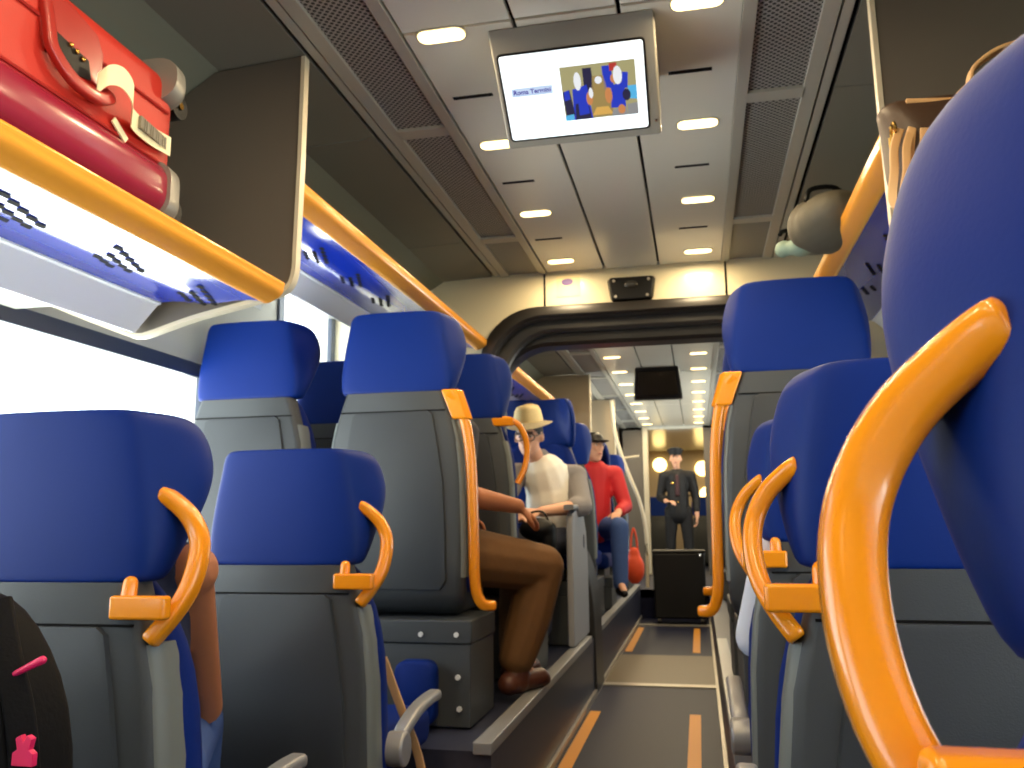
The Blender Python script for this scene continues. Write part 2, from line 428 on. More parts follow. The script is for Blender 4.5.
# low rounded side cover of the gangway beside the aisle
g = G()
prof = spline([(-1.0, .06), (-.86, .04), (-.77, -.03), (-.66, -.2), (-.61, -.42), (-.60, -.7), (-.595, FLOOR)], 4)
p2 = [(p[0], p[1]) for p in [(v.x, v.y) for v in prof]]
poly = p2+[(-1.0, FLOOR)]
g.prism(poly, lambda p: (p[0], 4.96, p[1]), lambda p: (p[0], 5.32, p[1]))
o = build('gangway_side_cover', g, M['rubber'], None, bevel=.012)
tag(o, 'black curved gangway cover beside the aisle, behind the hatted passenger', 'gangway cover')
# --- far vestibule
g = G(); g.box(WL, -.66, Y3, Y3+.05, -.7, 1.3); g.box(.10, WR, Y3, Y3+.05, -.7, 1.3); struct('wall_far', g, M['fargrey'])
g = G(); g.box(-.69, -.62, Y3-.03, Y3+.06, -.67, 1.25); struct('trim_9', g, M['cream'], bevel=.01)
g = G(); g.box(-1.0, -.95, Y3, Y4, -.7, 1.3); g.box(.45, .5, Y3, Y4, -.7, 1.3); g.box(-1.0, .5, Y4-.05, Y4, -.7, 1.3); struct('wall_vestibule', g, M['beige'])
g = G(); g.box(-1.0, .5, Y3, Y4, 1.22, 1.27); struct('ceiling_vestibule', g, M['ceil'])

# ================================================================== LAMPS
lamp_n = [0]
ORD = ['first', 'second', 'third', 'fourth', 'fifth', 'sixth', 'seventh', 'eighth']
def lamp_proto():
    r = empty('ceiling_light', (0, 0, CEIL))
    pts = rrect(.062, .027, .024, 5)
    g = G(); g.prism(pts, lambda p: (p[0], p[1], .006), lambda p: (p[0], p[1], -.006)); build('diffuser', g, M['lamp'], r, smooth=30)
    g = G()
    o_ = rrect(.068, .033, .03, 5); i_ = rrect(.062, .027, .024, 5)
    g.loft([[(p[0], p[1], .004) for p in o_], [(p[0], p[1], -.003) for p in o_], [(p[0], p[1], -.003) for p in i_], [(p[0], p[1], .004) for p in i_]], False); build('rim', g, M['frame'], r, smooth=30)
    return tag(r, cat='light', group='oval ceiling lamps')
LP = lamp_proto(); used = False
ld = bpy.data.lights.new('lamp_light', 'AREA'); ld.shape = 'RECTANGLE'; ld.size = .12; ld.size_y = .05; ld.energy = 4.6; ld.color = (1., .77, .46)
for car, ks in ((0, range(-4, 4)), (1, range(-3, 8))):
    for x, side in ((-.597, 'left'), (.05, 'right')):
        for k in ks:
            y = (1.94 if car == 0 else 6.40)+.657*k
            if car == 0:
                if k < 0: lab = 'oval ceiling lamp behind the viewer'
                else: lab = '%s nearest lit oval lamp of the %s row this side of the gangway arch' % (ORD[k], side)
            elif k < 0: lab = '%s %s oval ceiling lamp tucked just behind the gangway arch, hidden from here' % (ORD[k+3], side)
            else: lab = '%s nearest oval lamp of the %s row beyond the gangway arch' % (ORD[k], side)
            if car == 0 and k < 0:
                pass
            else:
                o = LP if not used else copy_tree(LP); used = True
                o.location = (x, y, CEIL); o['label'] = lab
            L = bpy.data.objects.new('lamp_light', ld); COL.objects.link(L); L.location = (x, y, CEIL-.012)
# vestibule lamps
def vlamp(name, loc, r, lab, ax=(0, 1, 0)):
    g = G(); g.ell((0, 0, 0), (r, .035, r), None, 18, 10)
    root = empty(name, loc, label=lab, cat='light')
    build('globe', g, M['vestlamp'], root)
    g = G(); g.disc((0, .03, 0), ax, r*.7, .03); build('mount', g, M['metal'], root)
vlamp('wall_lamp', (-.62, Y4-.085, .98), .12, 'glowing lamp on far vestibule wall, left of the standing guard')
vlamp('wall_lamp', (.1, Y4-.085, .9), .13, 'glowing lamp on far vestibule wall, above the guard\'s right shoulder in view')
vlamp('wall_lamp', (.16, Y4-.085, .45), .14, 'lowest round white lamp on far vestibule wall')
vl = bpy.data.lights.new('vestibule_light', 'AREA'); vl.size = 1.; vl.energy = 24; vl.color = (1, .82, .5)
for y in (12.2, 13.8):
    L = bpy.data.objects.new('vestibule_light', vl); COL.objects.link(L); L.location = (-.27, y, 1.2)

# ================================================================== TV SCREEN
import_y = Vector((0, 2.206-1.947, 1.039-1.25)).normalized()
tvn = Vector((1, 0, 0)).cross(import_y); tvn = tvn if tvn.y < 0 else -tvn        # towards the viewer, down
tv = empty('ceiling_screen', (CX, 1.947, CEIL), label='passenger information screen hanging from ceiling, lit white with a photo', cat='screen')
def tvp(x, d, o=0.): p = Vector((x-CX, 0, 0))+import_y*d+tvn*o; return p
x0, x1 = -.478, -.054
g = G(); g.add([tvp(x0, 0), tvp(x1, 0), tvp(x1, .334), tvp(x0, .334), Vector((x0-CX, .335, 0)), Vector((x1-CX, .335, 0))],
     [(0, 1, 2, 3), (3, 2, 5, 4), (0, 3, 4), (1, 5, 2), (0, 4, 5, 1)])
build('housing', g, M['tv'], tv, bevel=.006)
g = G(); sx0, sx1, sd0, sd1 = -.461, -.087, .072, .306
ctr = tvp((sx0+sx1)/2, (sd0+sd1)/2)
pts = rrect((sx1-sx0)/2+.006, (sd1-sd0)/2+.006, .012)
g.prism(pts, lambda p: ctr+Vector((p[0], 0, 0))+import_y*p[1]-tvn*.004, lambda p: ctr+Vector((p[0], 0, 0))+import_y*p[1]+tvn*.002); build('bezel', g, M['black'], tv, bevel=.001)
g = G(); pts = rrect((sx1-sx0)/2, (sd1-sd0)/2, .008)
g.prism(pts, lambda p: ctr+Vector((p[0], 0, 0))+import_y*p[1], lambda p: ctr+Vector((p[0], 0, 0))+import_y*p[1]+tvn*.003)
scr = build('display', g, M['screen_white'], tv)
# picture on the screen: view along a carriage, made of flat glowing shapes
PM = [emis('px_beige', (176, 168, 120)), emis('px_blue', (36, 60, 200)), emis('px_dark', (40, 36, 70)), emis('px_aisle', (168, 142, 84)),
      emis('px_skin', (214, 140, 84)), emis('px_white', (250, 252, 255)), emis('px_cyan', (90, 190, 240)), emis('px_red', (190, 60, 50)), emis('px_grey', (150, 150, 150)), emis('px_gold', (230, 180, 90))]
px0, px1, pd0, pd1 = -.306, -.1105, .118, .265
g = G()
def pq(pts, mi, o):
    q = [tvp(px0+(px1-px0)*u, pd0+(pd1-pd0)*v, o) for u, v in pts]
    g.add(q, [tuple(range(len(q)))], mi)
def circ(u, v, r, rv=None, n=14): return [(u+r*math.cos(2*PI*k/n), v+(rv or r)*math.sin(2*PI*k/n)) for k in range(n)]
pq([(0, 0), (1, 0), (1, 1), (0, 1)], 0, .0034)
pq([(.42, .22), (.57, .22), (.68, .98), (.36, .98)], 3, .0036)
pq([(.44, .8), (.6, .8), (.66, .95), (.38, .95)], 9, .0038)
pq(circ(.5, .3, .05, .07), 5, .0040)
pq([(.3, .06), (.42, .06), (.43, .5), (.30, .5)], 2, .0036); pq([(.56, .06), (.68, .06), (.7, .45), (.57, .5)], 1, .0036)
pq([(.14, .42), (.34, .36), (.38, 1), (.12, 1)], 1, .0042); pq([(.16, .7), (.34, .66), (.36, 1), (.14, 1)], 2, .0044); pq([(.2, .66), (.33, .6), (.34, .9), (.2, .92)], 1, .0046)
pq([(.0, .46), (.1, .42), (.14, .9), (.02, .95)], 2, .0044); pq([(.02, .45), (.09, .42), (.1, .6), (.02, .62)], 1, .0046)
pq([(.66, .44), (.84, .36), (.84, .86), (.64, .84)], 1, .0042); pq([(.82, .2), (.9, .22), (.88, .5), (.8, .5)], 1, .0044)
pq(circ(.22, .28, .05, .17), 5, .0048); pq(circ(.76, .25, .06, .17), 5, .0048); pq(circ(.385, .52, .03, .1), 5, .0048)
pq(circ(.36, .62, .045, .13), 4, .0047); pq(circ(.62, .6, .05, .15), 4, .0047); pq(circ(.78, .88, .05, .09), 4, .0050); pq(circ(.7, .3, .04, .08), 4, .0047)
pq([(.66, .02), (.76, .02), (.76, .16), (.66, .16)], 7, .0047); pq([(.88, .46), (1, .46), (1, .72), (.9, .7)], 6, .0044)
pq(circ(.86, .62, .055, .11), 2, .0050); pq([(.66, .88), (.84, .84), (.86, 1), (.64, 1)], 8, .0046); pq([(.86, .8), (1, .78), (1, 1), (.86, 1)], 8, .0046)
pq([(.0, .9), (.12, .88), (.12, 1), (0, 1)], 6, .0047)
pic = build('picture', g, PM, scr, smooth=0)
g = G(); c0 = tvp(-.438, .152, .0034)
g.add([tvp(-.442, .160, .0034), tvp(-.330, .160, .0034), tvp(-.330, .184, .0034), tvp(-.442, .184, .0034)], [(0, 1, 2, 3)])
build('caption_band', g, emis('px_palecyan', (206, 224, 250), 1.1), scr, smooth=0)
fc = bpy.data.curves.new('caption', 'FONT'); fc.body = 'Roma Termini'; fc.size = .0175; fc.align_x = 'CENTER'; fc.align_y = 'CENTER'; fc.extrude = .0003; fc.offset = .0004
fo = bpy.data.objects.new('caption', fc); COL.objects.link(fo); fc.materials.append(emis('px_navy', (40, 24, 160)))
rx = Vector((1, 0, 0)); ry = -import_y; rz_ = rx.cross(ry)
mt = Matrix((rx, ry, rz_)).transposed().to_4x4(); mt.translation = tvp(-.386, .172, .0045)
fm = bpy.data.meshes.new_from_object(fo.evaluated_get(bpy.context.evaluated_depsgraph_get())); bpy.data.objects.remove(fo)
fo = bpy.data.objects.new('caption', fm); COL.objects.link(fo); fo.parent = scr; fo.matrix_local = mt
g = G(); g.disc(tvp(-.066, .29, .002), tvn, .004, .004); build('screw', g, M['chrome'], tv)

# far screen, seen from behind
t2 = empty('ceiling_screen', (CX, 7.0, CEIL), label='dark switched-off screen hanging from ceiling beyond the gangway arch', cat='screen')
g = G(); g.loft([[(-.19, -.1, 0), (.16, -.1, 0), (.16, .25, 0), (-.19, .25, 0)], [(-.215, .05, -.24), (.185, .05, -.24), (.185, .16, -.24), (-.215, .16, -.24)]]); build('housing', g, M['black'], t2, bevel=.008)
g = G(); g.loft([[(-.165, -.09, -.035), (.135, -.09, -.035), (.135, -.07, -.035), (-.165, -.07, -.035)], [(-.185, .025, -.215), (.155, .025, -.215), (.155, .045, -.215), (-.185, .045, -.215)]]); build('display', g, mat('screen_off', (14, 12, 14), .15), t2, bevel=.002)

# camera box and sticker on the end wall
cb = empty('dome_camera_box', (-.275, Y1, 1.135), label='black rounded device panel on cream wall above the gangway arch', cat='panel')
g = G(); pts = [(-.12, .05), (-.11, .062), (.108, .062), (.12, .05), (.105, -.05), (.09, -.06), (-.09, -.06), (-.105, -.05)]
g.prism(pts, lambda p: (p[0], 0, p[1]), lambda p: (p[0]*.92, -.035, p[1]*.92)); build('housing', g, M['black'], cb, bevel=.006)
g = G(); g.ell((0, -.035, .018), (.034, .012, .02)); build('lens', g, mat('smoked_lens', (52, 50, 46), .1), cb)
for x, z in ((-.085, .04), (.085, .04), (-.077, -.04), (.077, -.04)):
    g = G(); g.disc((x, -.036, z), (0, 1, 0), .007, .006); build('screw', g, M['metal'], cb)
st_ = empty('notice_sticker', (-.59, Y1-.002, 1.175), label='small pale notice with purple mark on cream end wall', cat='sign')
g = G(); g.box(-.06, .06, -.001, .0, -.055, .055); build('sheet', g, mat('sticker_cream', (226, 208, 160), .5), st_)
g = G(); g.ell((-.005, -.0015, .02), (.03, .0012, .018)); build('mark', g, M['purple'], st_)

gs = empty('notice_sticker', (WL+.002, 3.28, 1.0), label='small green and white safety sticker on the pillar between left windows', cat='sign')
g = G(); g.box(0, .002, -.05, .05, -.06, .06); build('sheet', g, M['white'], gs)
g = G(); g.box(.002, .003, -.04, .04, .0, .052); build('mark', g, M['green'], gs)
# ================================================================== LUGGAGE RACKS
def rack(name, side, ya, yb, z, label, open_near=False):
    """side -1 left / +1 right; z of lip bottom; slopes up slightly towards the wall"""
    f = (lambda x: x) if side < 0 else mx
    root = empty(name, (f(-1.85), ya, z), label=label, cat='luggage rack')
    ox, oy, oz = f(-1.85), ya, z
    L = yb-ya
    zw = .07 if z < .75 else .23
    zd = -.062 if z < .75 else -.03
    def P(x, y, dz): return (f(x)-ox, y, dz)
    # lip: rounded orange rail
    pr = [(-1.004, .030), (-1.002, .042), (-1.010, .048), (-1.024, .046), (-1.032, .028), (-1.062, .010), (-1.062, -.004), (-1.045, -.006), (-1.018, .006), (-1.006, .018)]
    pr = [(p.x, p.y) for p in spline([Vector((a, b, 0)) for a, b in pr+[pr[0]]], 3)][:-1]
    g = G(); g.prism(pr, lambda p: P(p[0], .01, p[1]), lambda p: P(p[0], L-.02, p[1])); build('lip', g, M['orangelip'], root, smooth=50)
    # blue glossy underside with dark slots
    g = G()
    xa, xb = -1.058, -1.36
    za, zb = -.0, (.014 if z < .75 else .034)
    nseg = 8
    rows = []
    for k in range(nseg+1):
        t = k/nseg; x = xa+(xb-xa)*t; zz = za+(zb-za)*t+.004*math.sin(t*PI*3)
        rows.append([P(x, .012, zz), P(x, L-.02, zz)])
    top = [[(p[0], p[1], p[2]+.014) for p in r] for r in rows]
    for k in range(nseg):
        g.add([rows[k][0], rows[k][1], rows[k+1][1], rows[k+1][0]], [(0, 1, 2, 3)]); g.add([top[k][0], top[k+1][0], top[k+1][1], top[k][1]], [(0, 1, 2, 3)])
    # slot clusters (diagonal dashes)
    step = .30
    y = .18
    while y < L-.12:
        for i in range(5):
            for j in range((1, 3, 3, 3, 2)[i]):
                xx = -1.155-.028*i+.012*j*0-.0; yy = y+i*.035
                xx = -1.15-.032*j-.012*i
                t = (xx-xa)/(xb-xa); zz = za+(zb-za)*t+.004*math.sin(t*PI*3)-.0015
                hx, hy = .008, .018
                vs = [P(xx-hx, yy-hy+.010, zz), P(xx+hx, yy-hy-.010+.01, zz), P(xx+hx, yy+hy-.010, zz), P(xx-hx, yy+hy, zz)]
                g.add(vs, [(0, 1, 2, 3)], 1)
        y += step
    build('underside', g, [M['rackblue'], M['dark']], root, smooth=60, weld=True)
    # white panel to the wall
    g = G()
    cv = [(-1.352, zb-.004), (-1.362, zb-.006), (-1.425, zd), (-1.436, zd+.002), (-1.845, zw+.02)]
    g.prism(cv+[(-1.845, zw+.034), (-1.43, zd+.02), (-1.36, zb+.012), (-1.352, zb+.01)], lambda p: P(p[0], .01, p[1]), lambda p: P(p[0], L-.02, p[1]))
    build('cove_panel', g, M['rackwhite'], root, smooth=30)
    g = G(); g.box(min(f(-1.83)-ox, f(-1.848)-ox), max(f(-1.83)-ox, f(-1.848)-ox), .01, L-.02, zw-.03, zw-.012); build('edge_strip', g, M['silver'], root)
    # shelf top surface
    g = G()
    sp_ = [(-1.04, .018), (-1.40, .026), (-1.80, .026), (-1.80, .034), (-1.40, .034), (-1.04, .026)] if z < .75 else [(-1.04, .03), (-1.38, .05), (-1.83, .262), (-1.83, .270), (-1.38, .058), (-1.04, .038)]
    g.prism(sp_, lambda p: P(p[0], .012, p[1]), lambda p: P(p[0], L-.02, p[1])); build('shelf', g, M['rackwall'], root, smooth=20)
    return root
YD = 1.95
rack('luggage_rack', -1, -2., YD-.01, .565, 'low overhead rack holding the red suitcase, above the nearest left windows')
rack('luggage_rack', -1, YD+.015, 4.08, .87, 'raised overhead rack beyond the grey divider on the left, empty')
rack('luggage_rack', 1, -2., YD-.01, .565, 'low overhead rack at right under the brown leather handbag')
rack('luggage_rack', 1, YD+.015, 4.08, .87, 'raised overhead rack on the right with orange lip, beyond the brown handbag')
rack('luggage_rack', -1, 4.6, 7.0, .87, 'overhead rack beyond the gangway arch, above the hatted passenger')
# dividers closing the rack compartments
def divider(y, side, label, deep=True):
    f = (lambda x: x) if side < 0 else mx
    r = empty('rack_divider', (f(-1.0), y, CEIL), label=label, cat='divider')
    ox = f(-1.0)
    low = spline([(-.992, .70), (-.994, .645), (-1.01, .607), (-1.05, .588), (-1.15, .567), (-1.28, .541), (-1.40, .508), (-1.44, .503), (-1.50, .52), (-1.848, .66)], 4)
    poly = [(-.985, 1.248)]+[(v.x, v.y) for v in low]+[(-1.848, .72), (-1.395, 1.135), (-1.25, 1.232)]
    g = G(); g.prism(poly, lambda p: (f(p[0])-ox, 0, p[1]-CEIL), lambda p: (f(p[0])-ox, .018, p[1]-CEIL)); build('board', g, M['divider'], r, smooth=20)
    path = [(-.985, 1.246)]+[(-.987, .95)]+[(v.x, v.y) for v in low]
    g = G(); g.tube([(f(p[0])-ox, .009, p[1]-CEIL) for p in path], 1., sect=[(a*.0055, b*.013) for a, b in ((-1, -1), (1, -1), (1, 1), (-1, 1))], up=(0, 1, 0)); build('edge_trim', g, M['cream'], r, smooth=30)
divider(YD, -1, 'grey-brown divider at end of left rack, beside the red suitcase')
divider(YD, 1, 'grey-brown divider at end of right rack, behind the brown handbag')
# far-left partitions in the next coach
for y, w, zt, lab in ((7.05, -.86, 1.24, 'beige partition behind the far overhead rack'), (8.6, -.80, 1.24, 'second beige partition farther down the next coach')):
    r = empty('partition_panel', (WL, y, FLOOR), label=lab, cat='partition')
    g = G(); g.box(0.002, w-WL, 0, .03, .95, zt-FLOOR); build('board', g, M['beige'], r, bevel=.004)
    g = G(); g.box(w-WL, w-WL+.012, -.004, .034, .95, zt-FLOOR); build('edge_trim', g, M['cream'], r)
# handrail pole in the next coach
po = empty('grab_pole', (-.81, 8.5, CEIL), label='cream curved grab pole dropping from ceiling in the next coach', cat='handrail')
g = G(); g.tube(spline([(0, 0, -.03), (.02, 0, -.3), (.06, 0, -.5), (.16, 0, -.8), (.25, 0, -1.05), (.30, 0, -1.35), (.30, 0, -1.87)], 5), .018, 10); build('pole', g, M['cream'], po)
g = G(); g.tube([(.08, 0, -.62), (.26, .0, -.6)], .012, 8); build('rail', g, M['cream'], po)

# ================================================================== SEATS
def headrest_g():
    lv = [(.000, .178, .182, .045), (.006, .192, .196, .062), (.06, .196, .207, .095), (.12, .188, .215, .14), (.17, .180, .216, .168), (.215, .170, .206, .172),
          (.25, .166, .194, .155), (.267, .154, .176, .13), (.270, .128, .145, .10)]
    g = G(); rings = []
    for z, wb, ww, d in lv:
        h = [(0, -.014), (wb*.55, -.012), (wb*.92, -.004), (wb, .010), (ww, d*.6), (ww, d*.92), (ww-.022, d+.008), (ww-.045, d*.86), (wb*.62, .066), (0, .06)]
        full = h+[(-a, b) for a, b in reversed(h[1:-1])]
        rings.append([(a, b, z) for a, b in full])
    g.loft(rings); return g
def shell_w(z, kind):
    t = -z
    pts = [(0, .176), (.04, .188), (.10, .208), (.18, .226), (.30, .238), (.5, .245), (.85, .245)]
    for (a, wa), (b, wb) in zip(pts[:-1], pts[1:]):
        if a <= t <= b: return wa+(wb-wa)*(t-a)/(b-a)
    return pts[-1][1]
def make_seat(kind, s):
    """origin: floor (or pedestal top) under the back of the headrest; s = aisle side (+1 or -1, 0 = window seat with no handle)"""
    hb = .89 if kind == 'low' else .775
    root = empty('train_seat'); root['category'] = 'seat'
    Z = lambda z: hb+z
    g = headrest_g(); g.v = [(x*1.05, y, z*1.085-.02+hb) for x, y, z in g.v]; build('headrest', g, M['blue'], root, sub=2)
    bot = -.80 if kind == 'low' else -.765
    # shell
    g = G(); rings = []
    zs = [-.016, -.022, -.035, -.07, -.12, -.18, -.26, -.36, -.48, -.6, bot+.07, bot+.03, bot+.008, bot]
    for i, z in enumerate(zs):
        w = shell_w(max(z, bot), kind); yb = -.012; d = .062
        if z >= 0: w -= .006
        if i >= len(zs)-4:
            q = (bot+.07-z)/.07; yb += .075*q*q; w -= .035*q*q; d = .09
        h = [(w-.022, yb), (w-.007, yb+.006), (w, yb+.02), (w, yb+.02+(d-.02)*.5), (w-.004, yb+d)]
        full = [(0, yb-.004)]+h+[(0, yb+d)]+[(-a, b) for a, b in reversed(h)]
        rings.append([(a, b, Z(z)) for a, b in full])
    g.loft(rings); build('back_shell', g, M['shell'], root, smooth=50)
    # inset panel
    g = G(); pts = []
    zt, zb = -.085, bot+.08
    wt, wb = .150, .196
    out = [(-wt+.02, zt), (wt-.02, zt), (wt-.004, zt-.012), (wt+.012, zt-.10), (wt+.034, zt-.24), (wb-.004, zt-.40), (wb, zb+.03), (wb-.02, zb), (-wb+.02, zb), (-wb, zb+.03), (-wb+.004, zt-.40), (-wt-.034, zt-.24), (-wt-.012, zt-.10), (-wt+.004, zt-.012)]
    g.loft([[(x, -.012, Z(z)) for x, z in out], [(x*.985, -.0215, Z(zt+(z-zt)*.995-.001)) for x, z in out], [(x*.96, -.0225, Z(zt+(z-zt)*.985-.004)) for x, z in out]])
    build('back_panel', g, M['shell2'], root, smooth=30)
    # dark line between the head piece and the shell panel
    g = G(); g.box(-.19, .19, -.0165, -.01, Z(-.0855), Z(-.0815)); build('seam', g, M['dark'], root)
    # light grey side trims
    for q in (-1, 1):
        g = G(); rings = []
        for z in [-.115, -.14, -.2, -.3, -.42, -.55, bot+.12]:
            w = shell_w(z, kind)*q; e = .03 if z < -.12 else .012
            rings.append([(w-q*.004, .0, Z(z)), (w+q*.004, .004, Z(z)), (w+q*.007, .03+e*.3, Z(z)), (w+q*.004, .055+e, Z(z)), (w-q*.006, .055+e, Z(z))])
        g.loft(rings); build('side_trim', g, M['trim'], root, smooth=60)
    # blue cushioned front of the back
    g = G(); rings = []
    for z, w, d in [(.01, .15, .07), (-.03, .185, .085), (-.12, .222, .115), (-.22, .243, .13), (-.40, .250, .14), (-.55, .250, .135), (-.68, .235, .12), (-.70, .22, .10)]:
        h = [(w*.9, .05), (w, .062), (w+.004, d*.85), (w-.02, d+.015), (w*.7, d), (w*.3, d-.022)]
        rings.append([(0, .05, Z(z))]+[(a, b, Z(z)) for a, b in h]+[(0, d-.026, Z(z))]+[(-a, b, Z(z)) for a, b in reversed(h)])
    g.loft(rings); build('backrest', g, M['bluefab'], root, sub=1)
    # seat cushion
    zc = Z(-.44) if kind == 'low' else Z(-.60)
    g = G(); g.box(-.235, .235, .08, .52, zc-.11, zc); build('seat_cushion', g, M['bluefab'], root, bevel=.035, bseg=4)
    if kind == 'low':
        g = G(); g.loft([[(x*.16, .12+y*.16+.1, 0) for x, y in rrect(1, 1, .3)], [(x*.11, .12+y*.10+.12, .06) for x, y in rrect(1, 1, .3)], [(x*.11, .12+y*.10+.12, zc-.1) for x, y in rrect(1, 1, .3)]]); build('pedestal', g, M['boxgrey'], root, smooth=40)
    else:
        g = G(); g.box(-.2, .2, .1, .48, .0, zc-.105); build('seat_base', g, M['boxgrey'], root, bevel=.01)
    if s:
        sect = [(a, b) for a, b in rrect(.0135, .0175, .0088, 3)]
        if kind == 'low':
            path = spline([(.190, .034, .131), (.210, .046, .118), (.238, .056, .090), (.257, .058, .052), (.263, .045, .010), (.256, .030, -.036), (.236, .014, -.076), (.212, .0, -.110)], 6)
            g = G()
            rr = [1.]*len(path); rr[0] = .66; rr[1] = .95; rr[-1] = .8
            g.tube([(s*p.x, p.y, Z(p.z)) for p in path], rr, sect=sect, up=(0, 1, 0))
            h = build('grab_handle', g, M['orange'], root, smooth=80)
            g = G(); g.obox((s*.205, -.019, Z(-.054)), (1, 0, 0), (0, 1, 0), (0, 0, 1), .05, .012, .019); build('bracket', g, M['orange'], h, bevel=.006, bseg=3)
            g = G(); g.cap((s*.178, -.012, Z(-.045)), (s*.178, -.008, Z(-.017)), .013, .012); build('knob', g, M['orange'], h)
        else:
            path = spline([(.200, .0, -.02), (.224, .012, -.05), (.243, .024, -.10), (.258, .034, -.18), (.268, .040, -.30), (.272, .044, -.45), (.274, .048, -.58), (.276, .052, -.66), (.284, .06, -.71), (.302, .075, -.738), (.332, .10, -.742)], 5)
            g = G(); rr = [1.]*len(path); rr[-1] = .7
            g.tube([(s*p.x, p.y, Z(p.z)) for p in path], rr, sect=[(a*1.25, b*1.2) for a, b in sect], up=(0, 1, 0)); h = build('grab_rail', g, M['orange'], root, smooth=80)
            g = G(); g.loft([[(s*a, b, Z(z)) for a, b in ((.175, -.018), (.232, -.012), (.245, .03), (.19, .03))] for z, in ((-.012,), (-.02,))] + [[(s*(a+.035), b+.012, Z(-.115)) for a, b in ((.175, -.018), (.228, -.012), (.24, .03), (.19, .03))]])
            build('rail_block', g, M['orange'], h, bevel=.006, bseg=3)
        # armrest
    if s and kind == 'low':
        zp = Z(-.47) if kind == 'low' else Z(-.52)
        g = G(); pa = spline([(.262, .13, zp), (.27, .17, zp+.04), (.272, .26, zp+.066), (.272, .36, zp+.075), (.272, .44, zp+.074)], 4)
        g.tube([(s*p.x, p.y, p.z) for p in pa], [1.]*(len(pa)-1)+[.6], sect=[(a, b) for a, b in rrect(.02, .014, .01, 3)], up=(0, 0, 1))
        a_ = build('armrest', g, M['silver'], root, smooth=50)
        g = G(); g.disc((s*.268, .13, zp), (1, 0, 0), .042, .05, 24); build('pivot', g, M['silver'], a_, bevel=.008, bseg=3)
    return root
GRP = 'blue and grey coach seats'
def put(root, loc, rz, label):
    root.location = loc; root.rotation_euler = (0, 0, rz); root['label'] = label; root['group'] = GRP; return root
XL, XLW, XR, XRW = -1.02, -1.59, .345, .94
LOWZ = FLOOR
lowL = make_seat('low', 1); put(lowL, (XL-.065, 1.26, LOWZ-.013), 0, 'nearest seat on the left, with black backpack against its grey back')
c = copy_tree(lowL); put(c, (XL-.005, 1.99, LOWZ-.02), 0, 'low left seat with tan strap beside its armrest, in front of the grey box')
lowR = make_seat('low', -1); put(lowR, (XR-.017, .36, LOWZ+.015), 0, 'huge closest seat at the right edge with thick orange handle')
c = copy_tree(lowR); put(c, (XR-.008, 1.25, LOWZ+.012), 0, 'second low seat on the right, just beyond the closest orange handle')
c = copy_tree(lowR); put(c, (XR, 2.05, LOWZ+.03), 0, 'third low seat on the right, with pale shirted passenger beside it')
BOXT = -.305
rL = make_seat('raised', 1); put(rL, (XL, 2.78, BOXT), 0, 'raised aisle seat on the left with long orange rail, in front of the brown trousers')
rR = make_seat('raised', -1); put(rR, (XR-.02, 2.68, BOXT), 0, 'raised aisle seat on the right with long orange rail')
wN = make_seat('raised', 0); put(wN, (XLW, 2.78, BOXT), 0, 'raised window seat on the left, pale lit grey back below the rack divider')
c = copy_tree(wN); put(c, (XLW, 3.57, BOXT), 0, 'dark blue window seat partly hidden between two raised left seats')
c = copy_tree(rR); put(c, (XR, 3.46, BOXT), 0, 'raised right seat mostly hidden behind the one with long rail')
# second raised row on the left has the bow handle: build it on its own
def raised_bow():
    root = make_seat('raised', 0)
    sect = [(a, b) for a, b in rrect(.0125, .015, .008, 3)]
    hb = .775
    path = spline([(.20, .02, -.02), (.232, .03, -.022), (.268, .05, -.045), (.295, .06, -.10), (.302, .06, -.17), (.29, .05, -.24), (.262, .04, -.30)], 6)
    g = G(); g.tube([(p.x, p.y, hb+p.z) for p in path], 1., sect=sect, up=(0, 1, 0)); h = build('grab_handle', g, M['orange'], root, smooth=80)
    g = G(); g.obox((.205, .0, hb-.035), (1, 0, 0), (0, 1, 0), (0, 0, 1), .05, .012, .018); build('bracket', g, M['orange'], h, bevel=.005)
    return root
put(raised_bow(), (XL, 3.57, BOXT), 0, 'left seat with orange bow handle directly in front of the straw hat')
# seats round the hatted passenger and in the next coach
c = copy_tree(wN); put(c, (-.92, 5.12, BOXT-.0), PI, 'bright blue seat facing us behind the hatted passenger')
c = copy_tree(wN); put(c, (-.93, 5.76, BOXT-.06), 0, 'dark navy seat just beyond the hatted passenger')
c = copy_tree(wN); put(c, (-.90, 6.95, BOXT-.1), PI, 'seat in the next coach behind the red jacket')
c = copy_tree(wN); put(c, (-.90, 8.1, BOXT-.1), 0, 'farther blue seat in the next coach, beside the curved cream pole')
c = copy_tree(wN); put(c, (.42, 7.4, BOXT-.1), 0, 'right seat in the next coach beside the black trunk')
c = copy_tree(wN); put(c, (-.62, 13.4, -.66), 0, 'seat in the far vestibule to the left of the guard')
c = copy_tree(wN); put(c, (.12, 13.6, -.66), 0, 'seat in the far vestibule to the right of the guard')
